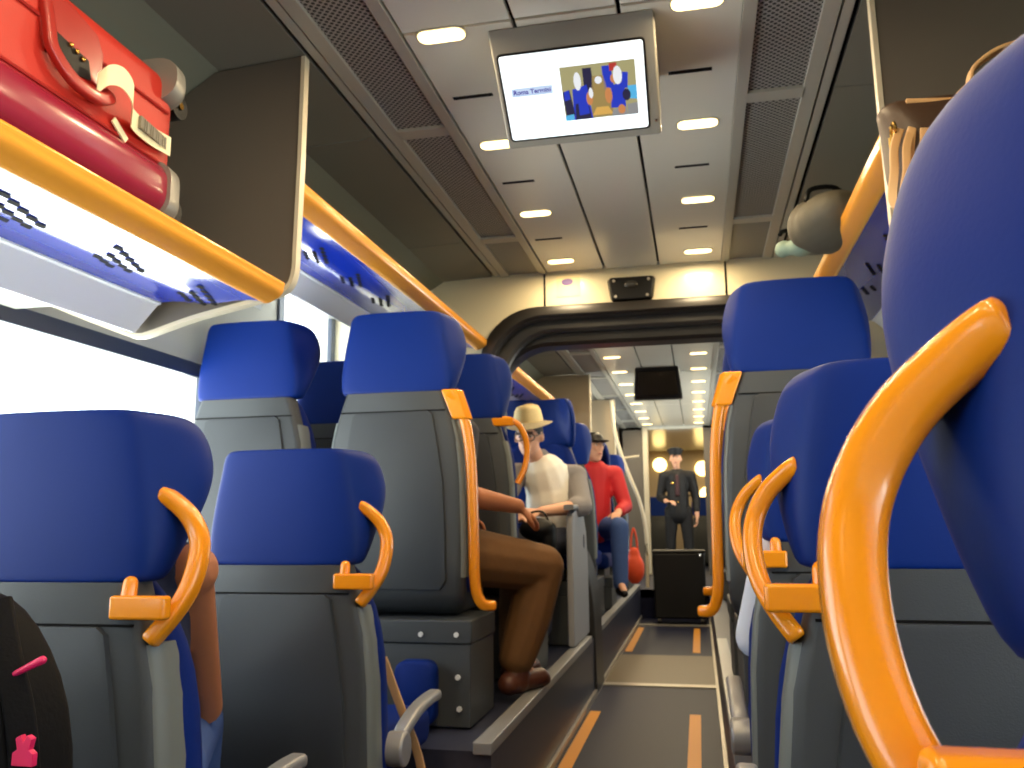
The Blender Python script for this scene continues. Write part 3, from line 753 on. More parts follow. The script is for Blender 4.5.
# pedestal boxes under raised seats
def pedestal(x0, x1, y0, y1, z0, label, bolts=True, ztop=None):
    r = empty('seat_pedestal', ((x0+x1)/2, (y0+y1)/2, z0), label=label, cat='pedestal')
    hx, hy, h = (x1-x0)/2, (y1-y0)/2, (ztop or BOXT-.002)-z0
    g = G(); g.box(-hx, hx, -hy, hy, .0, h-.075); build('body', g, M['boxgrey'], r, bevel=.006)
    g = G(); g.box(-hx-.006, hx+.006, -hy-.008, hy, h-.075, h); build('top_band', g, M['shell'], r, bevel=.006)
    if bolts:
        for bx, bz in ((hx-.045, h-.045), (hx-.165, h-.045), (hx-.04, h*.47), (hx-.035, h*.18), (-hx+.1, h-.045)):
            g = G(); g.disc((bx, -hy-.009, bz), (0, 1, 0), .0085, .008, 12); build('bolt', g, mat('bolt_metal', (232, 232, 228), .4, metal=.3) if 'bolt_metal' not in bpy.data.materials else bpy.data.materials['bolt_metal'], r)
pedestal(-1.28, -.735, 2.74, 3.06, PLAT-.02, 'grey bolted box under the raised left aisle seat')
pedestal(-1.84, -1.30, 2.74, 3.22, PLAT-.02, 'grey box under the raised left window seat', False)
pedestal(.11, .70, 2.66, 3.12, PLAT-.02, 'grey box under the raised right aisle seat', False)
pedestal(-1.84, -.70, 3.6, 3.98, PLAT-.02, 'grey box under the seat in front of the straw hat', False)
pedestal(.11, .70, 3.46, 3.9, PLAT-.02, 'grey box under the hidden raised right seat', False)
pedestal(-1.10, -.64, 4.62, 4.94, PLAT-.02, 'light grey box under the seat of the hatted passenger', False)
pedestal(-1.16, -.68, 5.76, 6.2, PLAT-.02, 'grey box under the dark navy seat in the next coach', False, BOXT-.063)
pedestal(-1.16, -.66, 6.55, 6.94, PLAT-.02, 'grey box under the seat behind the red jacket', False, BOXT-.103)
pedestal(-1.16, -.66, 8.1, 8.6, PLAT-.02, 'grey box under the seat beside the curved cream pole', False, BOXT-.103)
pedestal(.17, .68, 7.4, 7.8, PLAT-.02, 'grey box under the right seat beside the black trunk', False, BOXT-.103)
# side console of the hatted passenger's seat
sp = empty('side_console', (-.665, 4.72, PLAT), label='light grey rounded side panel beside the hatted passenger', cat='panel')
pts = [(-.36, .01), (-.36, .60), (-.33, .66), (-.25, .69), (-.05, .69), (.08, .66), (.17, .57), (.215, .42), (.225, .2), (.225, .01)]
g = G(); g.prism(pts, lambda p: (0, p[0], p[1]), lambda p: (.035, p[0], p[1])); build('panel', g, mat('console_grey', (150, 152, 158), .4), sp, bevel=.008)
g = G(); g.tube([(.018, -.38, .70), (.018, -.1, .705), (.018, .06, .70)], 1., sect=rrect(.026, .014, .01), up=(0, 0, 1)); build('armrest', g, M['silver'], sp, smooth=40)

# ================================================================== LUGGAGE
sx, sz = -1.08, .622
su = empty('suitcase', (sx, 1.06, sz), label='red soft suitcase with maroon edge lying on the left overhead rack', cat='suitcase')
# body: section in X-Z, long along Y
def sect_body(hx, hz, r): return rrect(hx, hz, r, 6)
g = G(); ys = [(-.55, .90), (-.53, .97), (-.5, 1.), (.43, 1.), (.462, .985), (.482, .95), (.49, .90)]
rings = []
for y, k in ys: rings.append([(-.235+p[0]*k, y, .185+p[1]*k) for p in rrect(.235, .165, .045, 6)])
g.loft(rings); build('body', g, M['red'], su, smooth=50)
g = G(); rings = []
for y, k in ys: rings.append([(-.225+p[0]*k, y*1.002, .075+p[1]*k) for p in rrect(.252, .062, .05, 6)])
g.loft(rings); build('bumper', g, M['maroon'], su, smooth=50)
for z in (.255, .135):                                       # zip seams on the face
    g = G(); g.tube([(.0025, -.53, z), (.0025, .455, z)], .0035, 6); build('zipper', g, M['redrib'], su)
for (z, r) in ((.075, .06), (.325, .045)):
    g = G(); rings = []
    for y, k in ((.432, 1.02), (.47, 1.0), (.49, .95), (.5, .86)): rings.append([(-.228+p[0]*k, y, z+p[1]*k*.8) for p in rrect(.258, r*1.32, .05, 5)])
    g.loft(rings); build('corner_guard', g, M['greycorner'], su, smooth=50)
for x in (-.04, -.40):
    for z in (.07, .315):
        g = G(); g.disc((x, .535, z), (1, 0, 0), .03, .028, 20); g.cap((x, .49, z), (x, .53, z), .02, .016); w = build('wheel', g, M['black'], su, smooth=40)
        g = G(); g.disc((x+.016, .535, z), (1, 0, 0), .008, .006, 10); build('hub', g, M['gold'], w)
# recessed handle
g = G(); pts = [(.09, .305), (.15, .318), (.225, .30), (.245, .27), (.245, .20), (.10, .20), (.085, .25)]
g.prism(pts, lambda p: (-.002, p[0], p[1]), lambda p: (.006, p[0], p[1])); hp = build('handle_plate', g, M['redrib'], su, bevel=.003)
g = G(); pts = [(.122, .245), (.205, .235), (.215, .20), (.135, .185)]
g.prism(pts, lambda p: (.005, p[0], p[1]), lambda p: (.0075, p[0], p[1])); build('recess', g, M['black'], hp)
for y, z in ((.155, .238), (.171, .234), (.187, .228)):
    g = G(); g.ell((.010, y, z), (.004, .005, .005)); build('stud', g, M['gold'], hp)
g = G(); g.tube(spline([(.004, .095, .285), (.012, .098, .24), (.018, .105, .20), (.022, .15, .168), (.022, .21, .165), (.016, .255, .185), (.006, .262, .20)], 6), 1., sect=rrect(.012, .008, .005), up=(1, 0, 0))
build('handle', g, M['redrib'], su, smooth=50)
# paper tag looped on the handle
tg = empty('luggage_tag', (sx+.02, 1.315, .80), label='white paper airline tag looped round the red suitcase handle', cat='tag')
g = G(); pth = spline([(.004, -.045, .012), (.016, -.03, .036), (.022, .0, .045), (.022, .03, .03), (.012, .045, .0), (.004, .06, -.008), (-.008, .13, -.006), (-.012, .205, .002)], 6)
rings = [[(p.x+.002, p.y, p.z+.021), (p.x+.002, p.y, p.z-.021), (p.x, p.y, p.z-.021), (p.x, p.y, p.z+.021)] for p in pth]
g.loft(rings); build('strip', g, M['paper'], tg, smooth=60)
g = G()
for k in range(13):
    y = .078+k*.0085
    zc = -.006+(y-.05)*.04
    xx = .0085-.018*(y-.05)/.155
    g.box(xx-.002, xx+.0008-.006*(k/13)+.004, y, y+(.004 if k % 3 else .006), zc-.012, zc+.014)
build('barcode', g, M['ink'], tg)
g = G(); g.obox((sx+.008, 1.36, .765), (0, .55, -.35), (1, 0, 0), (0, .35, .55), .024, .002, .007); tag(build('sticker', g, M['paper'], None), 'small white sticker strip on the red suitcase below the tag', 'sticker')

# brown handbag on the right rack
hbg = empty('handbag', (.61, 1.72, .598), label='brown leather handbag with tan straps on the right overhead rack', cat='handbag')
g = G(); rings = []
for z, hx, hy, dx in [(0, .17, .07, 0), (.01, .20, .085, 0), (.09, .215, .09, 0), (.17, .215, .075, 0), (.222, .225, .04, -.005), (.235, .215, .028, -.005)]:
    rings.append([(p[0]+dx+.0, p[1], z+.012*math.cos(p[0]*14)*(z > .12)) for p in rrect(hx, hy, min(hy, .06), 5)])
g.loft(rings); build('body', g, M['leather'], hbg, sub=1)
g = G(); g.tube(spline([(-.18, -.036, .208), (-.1, -.034, .202), (0, -.034, .198), (.1, -.034, .202), (.18, -.036, .208)], 4), 1., sect=rrect(.012, .005, .003), up=(0, 0, 1)); build('top_edge', g, M['tan'], hbg, smooth=40)
for yy in (-.06, .05):
    g = G(); g.tube(spline([(-.07, yy, .17), (-.068, yy, .235), (-.05, yy, .262), (-.01, yy, .285), (.04, yy, .29), (.09, yy, .27), (.11, yy, .17)], 5), 1., sect=rrect(.004, .014, .003), up=(0, 1, 0)); build('strap', g, M['tan'], hbg, smooth=40)
g = G(); g.tube([(-.215, -.075+.014*math.cos(a), .135+.016*math.sin(a)) for a in [2*PI*k/14 for k in range(15)]], .004, 6); g.tube([(-.218, -.078, .12), (-.218, -.078, .10)], .008, 8); build('ring', g, M['gold'], hbg)
for k, (dx, dz) in enumerate(((0, 0), (.022, .01))):
    g = G(); g.tube(spline([(-.205+dx, -.08, .135), (-.222+dx, -.10, .09), (-.228+dx, -.11, .04), (-.235+dx, -.11, -.01+dz), (-.225+dx, -.11, -.03+dz), (-.208+dx, -.11, -.02+dz), (-.20+dx*1.2, -.10, .05), (-.185+dx, -.085, .13)], 5), 1., sect=rrect(.008, .003, .0025), up=(0, 1, 0)); build('hanging_strap', g, M['tan'], hbg, smooth=40)
# bags on the raised right rack
for k, (loc, sc_, m, lab) in enumerate((((.46, 2.8, .868), (.12, .2, .085), M['greybag'], 'grey-beige soft bag poking over the raised right rack lip'),
                                       ((.40, 3.05, .93), (.05, .08, .035), M['olive'], 'pale green cloth bundle beyond the grey-beige bag on right rack'))):
    r = empty('soft_bag', loc, label=lab, cat='bag')
    g = G(); g.ell((0, 0, sc_[2]), sc_, None, 20, 12); g.ell((-.06, .05, sc_[2]*1.2), (sc_[0]*.6, sc_[1]*.6, sc_[2]*.9)); blob('body', g, m, r, .012, 3)
    g = G(); g.tube(spline([(-.08, -.06, sc_[2]*1.7), (-.06, -.05, sc_[2]*2.2), (.02, -.02, sc_[2]*2.3), (.07, .02, sc_[2]*1.7)], 5), .008, 8); build('handle', g, M['black'], r)

# black backpack low at left
bp = empty('backpack', (-.86, .95, -.62), label='black backpack with pink buckle and zip pull at lower left', cat='backpack')
g = G(); rings = []
for z, hx, hy in [(0, .10, .05), (.015, .12, .065), (.12, .140, .08), (.3, .143, .08), (.40, .130, .075), (.47, .10, .065), (.52, .065, .05), (.545, .03, .03)]:
    rings.append([(p[0]-.05, p[1]-.02, z) for p in rrect(hx, hy, min(hx, hy)*.6, 5)])
g.loft(rings); build('body', g, M['backpack'], bp, sub=1)
g = G(); rings = []
for z, hx, hy in [(.06, .05, .02), (.08, .068, .035), (.2, .07, .04), (.28, .055, .03), (.3, .04, .015)]:
    rings.append([(p[0]-.06, p[1]-.10, z) for p in rrect(hx, hy, .014, 5)])
g.loft(rings); build('pocket', g, M['backpack'], bp, sub=1)
g = G(); g.tube(spline([(.01, -.03, .53), (.052, -.055, .47), (.084, -.062, .40), (.096, -.06, .30), (.09, -.06, .1)], 5), 1., sect=rrect(.016, .006, .004), up=(.6, -.8, 0)); build('strap', g, M['backpack'], bp, smooth=40)
bk = G(); c = Vector((.100, -.066, .372))
pts = [(-.014, -.018), (.014, -.018), (.014, -.004), (.008, .0), (.011, .012), (.004, .016), (0, .008), (-.004, .016), (-.011, .012), (-.008, 0), (-.014, -.004)]
bk.prism(pts, lambda p: (c.x+p[0], c.y, c.z+p[1]), lambda p: (c.x+p[0], c.y-.008, c.z+p[1])); build('buckle', bk, M['pink'], bp, bevel=.001)
g = G(); g.cap((.07, -.06, .452), (.105, -.06, .468), .0035, .005); build('zip_pull', g, M['pink'], bp)
# tan strap bag beside low seat armrest
ts = empty('shoulder_bag', (-.74, 2.30, FLOOR), label='tan shoulder bag on floor, its strap hung over the low left seat', cat='bag')
g = G(); rings = []
for z, hx, hy in [(0, .03, .08), (.01, .045, .1), (.1, .05, .11), (.18, .04, .09), (.22, .015, .06)]: rings.append([(p[0], p[1], z) for p in rrect(hx, hy, min(hx, hy)*.7, 5)])
g.loft(rings); build('body', g, M['tan'], ts, sub=1)
g = G(); g.tube(spline([(.0, .0, .2), (-.01, -.03, .34), (-.055, -.06, .48), (-.10, -.07, .60)], 5), 1., sect=rrect(.012, .003, .0025), up=(0, 1, 0)); build('strap', g, M['tan'], ts, smooth=40)
# folded blue pad against the grey box
fp = empty('folding_seat_pad', (-.90, 2.66, -.63), label='folded blue seat pad standing against the grey bolted box', cat='seat pad')
g = G(); rings = []
for y, k in ((-.0, .9), (.01, 1.), (.055, 1.), (.068, .88)): rings.append([(p[0]*k, y-.0, .105+p[1]*k) for p in rrect(.066, .098, .035, 5)])
g.loft(rings); build('cushion', g, M['bluefab'], fp, smooth=60)
g = G(); g.box(-.06, .06, .06, .075, .0, .16); build('hinge_plate', g, M['boxgrey'], fp, bevel=.003)
# dark red bag on the floor
rb = empty('floor_bag', (-.72, 2.36, FLOOR), label='dark red soft bag on floor below the grey bolted box', cat='bag')
rb.location = (-.74, 2.56, FLOOR)
g = G(); g.ell((0, 0, .11), (.12, .075, .11)); g.ell((.04, -.01, .2), (.05, .04, .05)); blob('body', g, M['redbag'], rb, .01, 3)
g = G(); g.tube(spline([(-.03, 0, .2), (0, 0, .27), (.05, 0, .26), (.07, 0, .2)], 5), .007, 8); build('handle', g, M['redrib'], rb)
# black trunk in the aisle
tr = empty('trolley_trunk', (-.205, 8.55, FLOOR), label='tall black trunk blocking the aisle in front of the guard', cat='trunk')
g = G(); g.box(-.245, .245, -.13, .13, .05, .66); build('body', g, M['black'], tr, bevel=.02, bseg=3)
g = G(); g.box(-.25, .25, -.135, .135, .655, .685); build('lid', g, M['black'], tr, bevel=.01)
for x in (-.2, .2):
    for y in (-.09, .09):
        g = G(); g.disc((x, y, .03), (1, 0, 0), .03, .03, 14); build('wheel', g, M['rubber'], tr)
g = G(); g.cap((.2, -.14, .64), (.2, -.142, .63), .014, .012); build('latch', g, M['chrome'], tr)
# orange bag hanging beside next coach seats
ob = empty('shopping_bag', (-.545, 7.35, -.50), label='orange cloth bag hanging beside the aisle in the next coach', cat='bag')
g = G(); g.ell((0, 0, .12), (.085, .07, .13)); g.ell((0, 0, .23), (.05, .04, .07)); blob('body', g, M['orangebag'], ob, .012, 4)
g = G(); g.tube(spline([(-.03, 0, .27), (-.02, 0, .38), (.0, 0, .45), (.02, 0, .38), (.03, 0, .27)], 5), .009, 8); build('handle', g, M['orangebag'], ob)

# ================================================================== PEOPLE
class Fr:                                  # local person frame
    def __init__(s, o, yaw=0., lean=0.): s.o = Vector(o); s.R = Matrix.Rotation(yaw, 3, 'Z')
    def __call__(s, x, y, z): return s.R@Vector((x, y, z))
def head_shapes(g, c, R, k=1.):
    c = Vector(c)
    def E(p, r, rr=None): g.ell(c+R@(Vector(p)*k), tuple(v*k for v in r), R if rr is None else R@rr, 16, 11)
    E((0, -.012, .022), (.073, .092, .092)); E((0, .012, -.045), (.058, .07, .068)); E((0, .045, -.085), (.034, .034, .026))
    E((0, .083, .0), (.045, .016, .04)); E((0, .092, -.014), (.0125, .02, .016)); E((0, .088, .008), (.009, .014, .026))
    E((-.076, -.005, -.008), (.010, .020, .030)); E((.076, -.005, -.008), (.010, .020, .030))
    E((0, .078, -.052), (.026, .014, .012))
def face_parts(root, c, R, k=1., lipm='lip'):
    c = Vector(c)
    g = G()
    for x in (-.03, .03): g.ell(c+R@(Vector((x, .0885, .012))*k), (.011*k, .008*k, .007*k), R)
    e = build('eyes', g, M['eye'], root)
    g = G()
    for x in (-.03, .03): g.ell(c+R@(Vector((x, .0955, .012))*k), (.005*k, .003*k, .005*k), R)
    build('pupils', g, M['black'], e)
    g = G()
    for x in (-.03, .03): g.obox(c+R@(Vector((x, .094, .033))*k), R@Vector((1, 0, 0)), R@Vector((0, 1, 0)), R@Vector((0, 0, 1)), .016*k, .004*k, .003*k)
    build('eyebrows', g, M['hair'], root)
    g = G(); g.ell(c+R@(Vector((0, .0895, -.052))*k), (.021*k, .007*k, .006*k), R); build('mouth', g, M[lipm], root)
def hand_shapes(g, wrist, d, nrm, side, curl=.5, k=1.):
    """d: wrist->fingers, nrm: back of the hand, side: +1 thumb towards d x nrm"""
    w = Vector(wrist); d = Vector(d).normalized(); nrm = Vector(nrm); nrm = (nrm-d*nrm.dot(d)).normalized(); s = d.cross(nrm)*side
    for q in (-.6, -.2, .2, .6): g.cap(w+s*q*.022*k, w+d*.078*k+s*q*.052*k, .014*k, .0115*k, 8)
    for i, (q, L) in enumerate(((.030, .072), (.010, .080), (-.011, .074), (-.030, .058))):
        b = w+d*.08*k+s*q*k; a1 = curl*.6+.05*i; p1 = b+(d*math.cos(a1)-nrm*math.sin(a1))*L*.45*k
        a2 = a1+curl; p2 = p1+(d*math.cos(a2)-nrm*math.sin(a2))*L*.32*k; a3 = a2+curl*.7; p3 = p2+(d*math.cos(a3)-nrm*math.sin(a3))*L*.25*k
        g.cap(b, p1, .0098*k, .0088*k, 8); g.cap(p1, p2, .0088*k, .008*k, 8); g.cap(p2, p3, .008*k, .0065*k, 8)
    b = w+d*.025*k+s*.026*k; p1 = b+(d*.6+s*.75-nrm*.25).normalized()*.042*k; p2 = p1+(d*.9+s*.15-nrm*.3).normalized()*.032*k
    g.cap(b, p1, .013*k, .0105*k, 8); g.cap(p1, p2, .0105*k, .0075*k, 8)

# --- passenger 1: brown trousers, bare tanned arms, seated in the raised aisle seat (mostly hidden by it)
o1 = Vector((-.98, 2.93, PLAT))
p1 = empty('person', o1, label='seated person with bare tanned arms, brown trousers and brown shoes, legs out in aisle', cat='person')
def T1(x, y, z): return Vector((x, y, z))-o1
hipL, hipR = T1(-1.07, 2.98, -.10), T1(-.90, 2.97, -.10)
kneeR, kneeL = T1(-.60, 3.28, -.165), T1(-.72, 3.50, -.15)
ankR, ankL = T1(-.685, 3.22, -.535), T1(-.74, 3.46, -.535)
chest = T1(-.985, 2.96, .20); shR, shL = T1(-.83, 2.97, .32), T1(-1.15, 2.97, .32); neck = T1(-.985, 2.98, .40); hd = T1(-.985, 3.02, .55)
elbR, wrR = T1(-.80, 2.87, .10), T1(-.665, 3.16, .065)
elbL, wrL = T1(-1.16, 3.10, .08), T1(-.93, 3.28, .03)
g = G(); head_shapes(g, hd, Matrix.Identity(3), .95); g.cap(neck-Vector((0, 0, .03)), hd-Vector((0, 0, .06)), .05, .048)
g.cap(chest, T1(-.985, 2.96, -.08), .125, .13); g.cap(shL, shR, .06, .06); g.cap(shL*.55+shR*.45, chest, .11, .12)
g.cap(shR, elbR, .052, .042); g.cap(elbR, wrR, .044, .029); g.cap(shL, elbL, .05, .042); g.cap(elbL, wrL, .042, .029)
hand_shapes(g, wrR, (.45, .85, -.42), (.55, -.1, .8), 1, .35, .98); hand_shapes(g, wrL, (.7, .6, -.2), (0, 0, 1), -1, .5, .95)
for h, k_, a in ((hipL, kneeL, ankL), (hipR, kneeR, ankR)): g.cap(h, k_, .078, .055); g.cap(k_, a, .055, .035)
for a in (ankR, ankL): g.cap(a, a+Vector((.05, .13, -.045)), .032, .024)
blob('body', g, M['skin_tan'], p1, .0075, 4); face_parts(p1, hd, Matrix.Identity(3), .95)
g = G(); g.ell(hd+Vector((0, -.02, .035)), (.079, .094, .088)); blob('hair', g, M['hair'], p1, .01, 2)
g = G(); g.cap(chest, T1(-.985, 2.96, -.06), .135, .142); g.cap(shL, shR, .068, .068); g.cap(shL*.55+shR*.45, chest, .12, .13); g.cap(shR, shR*.6+elbR*.4, .064, .058); g.cap(shL, shL*.6+elbL*.4, .064, .058)
blob('shirt', g, mat('dark_tee', (46, 46, 56), .8), p1, .01, 3)
g = G(); g.cap(T1(-.985, 2.96, -.06), T1(-.985, 2.98, -.08), .145, .14); g.cap(hipL, hipR, .10, .10)
for h, k_, a in ((hipL, kneeL, ankL), (hipR, kneeR, ankR)):
    g.cap(h, k_, .115, .09); g.cap(k_, k_*.5+a*.5, .09, .084); g.cap(k_*.5+a*.5, a+Vector((0, 0, .045)), .084, .07)
g.cap(kneeR*.5+hipR*.5+Vector((0, 0, .01)), kneeR+Vector((.01, 0, .0)), .09, .074)
blob('trousers', g, M['trousers'], p1, .0085, 3)
for a, dd in ((ankR, Vector((.065, .12, 0))), (ankL, Vector((.04, .13, 0)))):
    g = G(); b = a+Vector((0, 0, -.045)); g.cap(b-dd*.35, b+dd, .042, .036); g.cap(a+Vector((0, 0, .0)), b, .048, .045); g.cap(b+dd*.3, b+dd*1.15+Vector((0, 0, -.008)), .04, .03)
    s_ = blob('shoe', g, M['shoe'], p1, .007, 3)

# --- passenger 2: straw hat, cream vest, grey shirt
o2 = Vector((-.85, 4.78, PLAT))
p2 = empty('person', o2, label='seated person in straw hat, glasses, cream vest and grey shirt, looking down', cat='person')
yaw2 = math.radians(152); R2 = Matrix.Rotation(yaw2, 3, 'Z')
def T2(x, y, z): return Vector((x, y, z))-o2
hd2 = T2(-.895, 4.58, .475); Rh2 = Matrix.Rotation(math.radians(178), 3, 'Z')@Matrix.Rotation(math.radians(-14), 3, 'X')
ch2 = T2(-.80, 4.74, .14); sR2, sL2 = T2(-.985, 4.66, .27), T2(-.665, 4.76, .26); nk2 = T2(-.85, 4.68, .33)
eL2, wL2 = T2(-.615, 4.62, .09), T2(-.80, 4.40, .06); eR2, wR2 = T2(-1.05, 4.50, .05), T2(-.90, 4.36, .03)
pel2 = T2(-.80, 4.80, -.10)
hL2, hR2 = T2(-.72, 4.78, -.10), T2(-.90, 4.76, -.10); kL2, kR2 = T2(-.78, 4.38, -.11), T2(-.98, 4.36, -.11); aL2, aR2 = T2(-.80, 4.36, -.52), T2(-1.0, 4.36, -.52)
g = G(); head_shapes(g, hd2, Rh2, .98); g.cap(nk2-Vector((0, 0, .02)), hd2+Vector((0, .02, -.05)), .047, .047); g.cap(ch2, pel2, .12, .12); g.cap(sL2, sR2, .058, .058); g.cap((sL2+sR2)/2, ch2, .11, .12)
g.cap(sL2, eL2, .05, .042); g.cap(eL2, wL2, .043, .028); g.cap(sR2, eR2, .05, .042); g.cap(eR2, wR2, .042, .028)
hand_shapes(g, wL2, (-.85, -.5, .05), (0, -.3, .9), -1, .5, .95); hand_shapes(g, wR2, (.55, -.6, -.1), (0, 0, 1), 1, .6, .95)
for h, k_, a in ((hL2, kL2, aL2), (hR2, kR2, aR2)): g.cap(h, k_, .075, .055); g.cap(k_, a, .053, .036); g.cap(a, a+Vector((0, -.11, -.05)), .032, .024)
blob('body', g, M['skin_fair'], p2, .0075, 4); face_parts(p2, hd2, Rh2, .98)
g = G(); g.ell(hd2+Rh2@Vector((0, -.02, .03)), (.078, .095, .084), Rh2); g.ell(hd2+Rh2@Vector((0, -.055, -.01)), (.062, .045, .06), Rh2); blob('hair', g, M['hair'], p2, .01, 2)
# glasses
g = G()
for x in (-.031, .031): g.tube([hd2+Rh2@Vector((x+.024*math.cos(a), .104, .008+.019*math.sin(a))) for a in [2*PI*k/16 for k in range(17)]], .0028, 6)
g.tube([hd2+Rh2@Vector((-.008, .106, .012)), hd2+Rh2@Vector((.008, .106, .012))], .0026, 6)
for q in (-1, 1): g.tube([hd2+Rh2@Vector((q*.055, .102, .012)), hd2+Rh2@Vector((q*.078, .0, .014))], .0026, 6)
build('glasses', g, M['glasses'], p2)
g = G(); g.cap(ch2, pel2, .132, .135); g.cap(sL2, sR2, .067, .067); g.cap((sL2+sR2)/2, ch2, .122, .132)
g.cap(sL2, eL2, .062, .058); g.cap(eL2, eL2*.82+wL2*.18, .058, .056); g.cap(sR2, eR2, .062, .056); g.cap(eR2, eR2*.8+wR2*.2, .056, .054); g.cap(nk2, nk2+Vector((0, 0, .03)), .058, .056)
blob('shirt', g, M['greyshirt'], p2, .009, 3)
g = G(); g.cap(ch2+R2@Vector((0, .012, 0)), pel2+R2@Vector((0, .012, 0)), .139, .142); g.cap((sL2*.78+sR2*.22), (sL2*.22+sR2*.78), .071, .071); g.cap((sL2+sR2)/2+R2@Vector((0, .01, 0)), ch2, .127, .139)
blob('vest', g, M['vest'], p2, .009, 3)
g = G(); g.cap(hL2, hR2, .10, .10)
for h, k_, a in ((hL2, kL2, aL2), (hR2, kR2, aR2)): g.cap(h, k_, .092, .07); g.cap(k_, a, .07, .055)
blob('trousers', g, mat('dark_trousers', (52, 56, 74), .8), p2, .01, 3)
for a in (aL2, aR2):
    g = G(); g.cap(a+Vector((0, .03, -.05)), a+Vector((0, -.12, -.06)), .038, .03); g.cap(a, a+Vector((0, 0, -.05)), .044, .04); blob('shoe', g, M['black'], p2, .009, 2)
# straw hat worn on the head
hat = empty('straw_hat', o2+hd2+Rh2@Vector((0, -.01, .07)), label='pale straw fedora with grey brim worn by the passenger in vest', cat='hat')
Rt = Rh2@Matrix.Rotation(math.radians(2), 3, 'X')
g = G(); rings = []
for z, rx_, ry_ in [(-.004, .083, .100), (.02, .081, .098), (.042, .077, .093), (.068, .071, .087), (.086, .061, .079), (.092, .043, .061), (.082, .018, .05)]:
    rings.append([Rt@Vector((rx_*math.cos(2*PI*k/24), ry_*math.sin(2*PI*k/24), z+(.012*abs(math.sin(2*PI*k/24)) if z > .06 else 0))) for k in range(24)])
g.loft(rings); build('crown', g, M['straw'], hat, smooth=60)
g = G(); rings = []
for rr, z in [(.96, .002), (1.2, -.006), (1.52, -.014), (1.56, -.010), (1.52, -.006), (1.2, .003), (.96, .010)]:
    rings.append([Rt@Vector((.086*rr*math.cos(2*PI*k/28), .103*rr*math.sin(2*PI*k/28), z+.018*(rr-1)*math.cos(2*2*PI*k/28)*1.2)) for k in range(28)])
g.loft(rings, False); build('brim', g, M['hatband'], hat, smooth=60)
# dark bag on the lap held by passenger 2
lb = empty('lap_bag', (-.80, 4.30, -.03), label='small black bag held on lap of the hatted passenger', cat='bag')
g = G(); g.ell((0, 0, .0), (.10, .07, .06)); g.ell((.05, 0, -.05), (.05, .05, .09)); blob('body', g, M['black'], lb, .01, 3)
g = G(); g.tube(spline([(-.05, 0, .04), (-.03, 0, .085), (.03, 0, .085), (.06, 0, .03)], 5), .006, 8); build('handle', g, M['black'], lb)

# --- passenger 3: red jacket, dark cap (next coach)
def seated(root, o, yaw, mats, k=1., head_yaw=0., cap=False, arm_fwd=.2, vox=.012, shirt='shirt', face=True, lean=0.):
    Rz = Matrix.Rotation(yaw, 3, 'Z')
    def P(x, y, z): return Rz@(Vector((x, y, z))*k)
    hd_ = P(0, .05+lean, .70); Rh = Matrix.Rotation(yaw+head_yaw, 3, 'Z')
    S = {q: P(q*.17, .0+lean*.8, .50) for q in (-1, 1)}; E_ = {q: P(q*.23, .08+lean*.5, .25) for q in (-1, 1)}; W = {q: P(q*.13, arm_fwd+.13, .2) for q in (-1, 1)}
    H = {q: P(q*.09, .02, .09) for q in (-1, 1)}; K = {q: P(q*.11, .42, .10) for q in (-1, 1)}; A = {q: P(q*.11, .42, -.30) for q in (-1, 1)}
    g = G(); head_shapes(g, hd_, Rh, k); g.cap(P(0, lean*.9, .54), hd_-Vector((0, 0, .06*k)), .047*k, .047*k); g.cap(P(0, .0, .1), P(0, lean*.6, .38), .12*k, .115*k); g.cap(S[-1], S[1], .055*k, .055*k); g.cap((S[-1]+S[1])/2, P(0, lean*.6, .36), .11*k, .115*k)
    for q in (-1, 1):
        g.cap(S[q], E_[q], .05*k, .04*k); g.cap(E_[q], W[q], .04*k, .028*k); hand_shapes(g, W[q], Rz@Vector((-q*.3, .8, -.2)), (0, 0, 1), -q, .5, .95*k)
        g.cap(H[q], K[q], .075*k, .055*k); g.cap(K[q], A[q], .053*k, .035*k); g.cap(A[q], A[q]+P(0, .12, -.04), .03*k, .024*k)
    blob('body', g, mats['skin'], root, vox*.7, 3)
    if face: face_parts(root, hd_, Rh, k)
    g = G(); g.ell(hd_+Rh@Vector((0, -.02*k, .035*k)), (.079*k, .095*k, .087*k), Rh); blob('hair', g, M['hair'], root, vox, 2)
    g = G(); g.cap(P(0, 0, .1), P(0, lean*.6, .38), .135*k, .132*k); g.cap(S[-1], S[1], .068*k, .068*k); g.cap((S[-1]+S[1])/2, P(0, lean*.6, .36), .125*k, .13*k)
    for q in (-1, 1): g.cap(S[q], E_[q], .066*k, .055*k); g.cap(E_[q], E_[q]*.25+W[q]*.75, .055*k, .044*k)
    blob(shirt, g, mats['shirt'], root, vox, 3)
    g = G(); g.cap(H[-1], H[1], .1*k, .1*k)
    for q in (-1, 1): g.cap(H[q], K[q], .092*k, .07*k); g.cap(K[q], A[q], .07*k, .055*k)
    blob('trousers', g, mats['pants'], root, vox, 3)
    for q in (-1, 1):
        g = G(); g.cap(A[q]+P(0, -.03, -.05), A[q]+P(0, .13, -.06), .037*k, .03*k); g.cap(A[q], A[q]+P(0, 0, -.05), .042*k, .04*k); blob('shoe', g, M['black'], root, vox, 2)
    if cap:
        g = G(); rings = []
        for z, r in ((.035, .083), (.06, .085), (.09, .074), (.115, .05), (.122, .02)): rings.append([hd_+Rh@(Vector((r*math.cos(2*PI*q/20), r*1.15*math.sin(2*PI*q/20)-.012, z))*k) for q in range(20)])
        g.loft(rings); g.ell(hd_+Rh@(Vector((0, .11, .042))*k), (.07*k, .07*k, .008*k), Rh)
        blob('cap', g, M['black'], root, .008, 2)
p3 = empty('person', (-.80, 6.72, -.13), label='seated person in red jacket, dark cap and blue jeans in the next coach', cat='person')
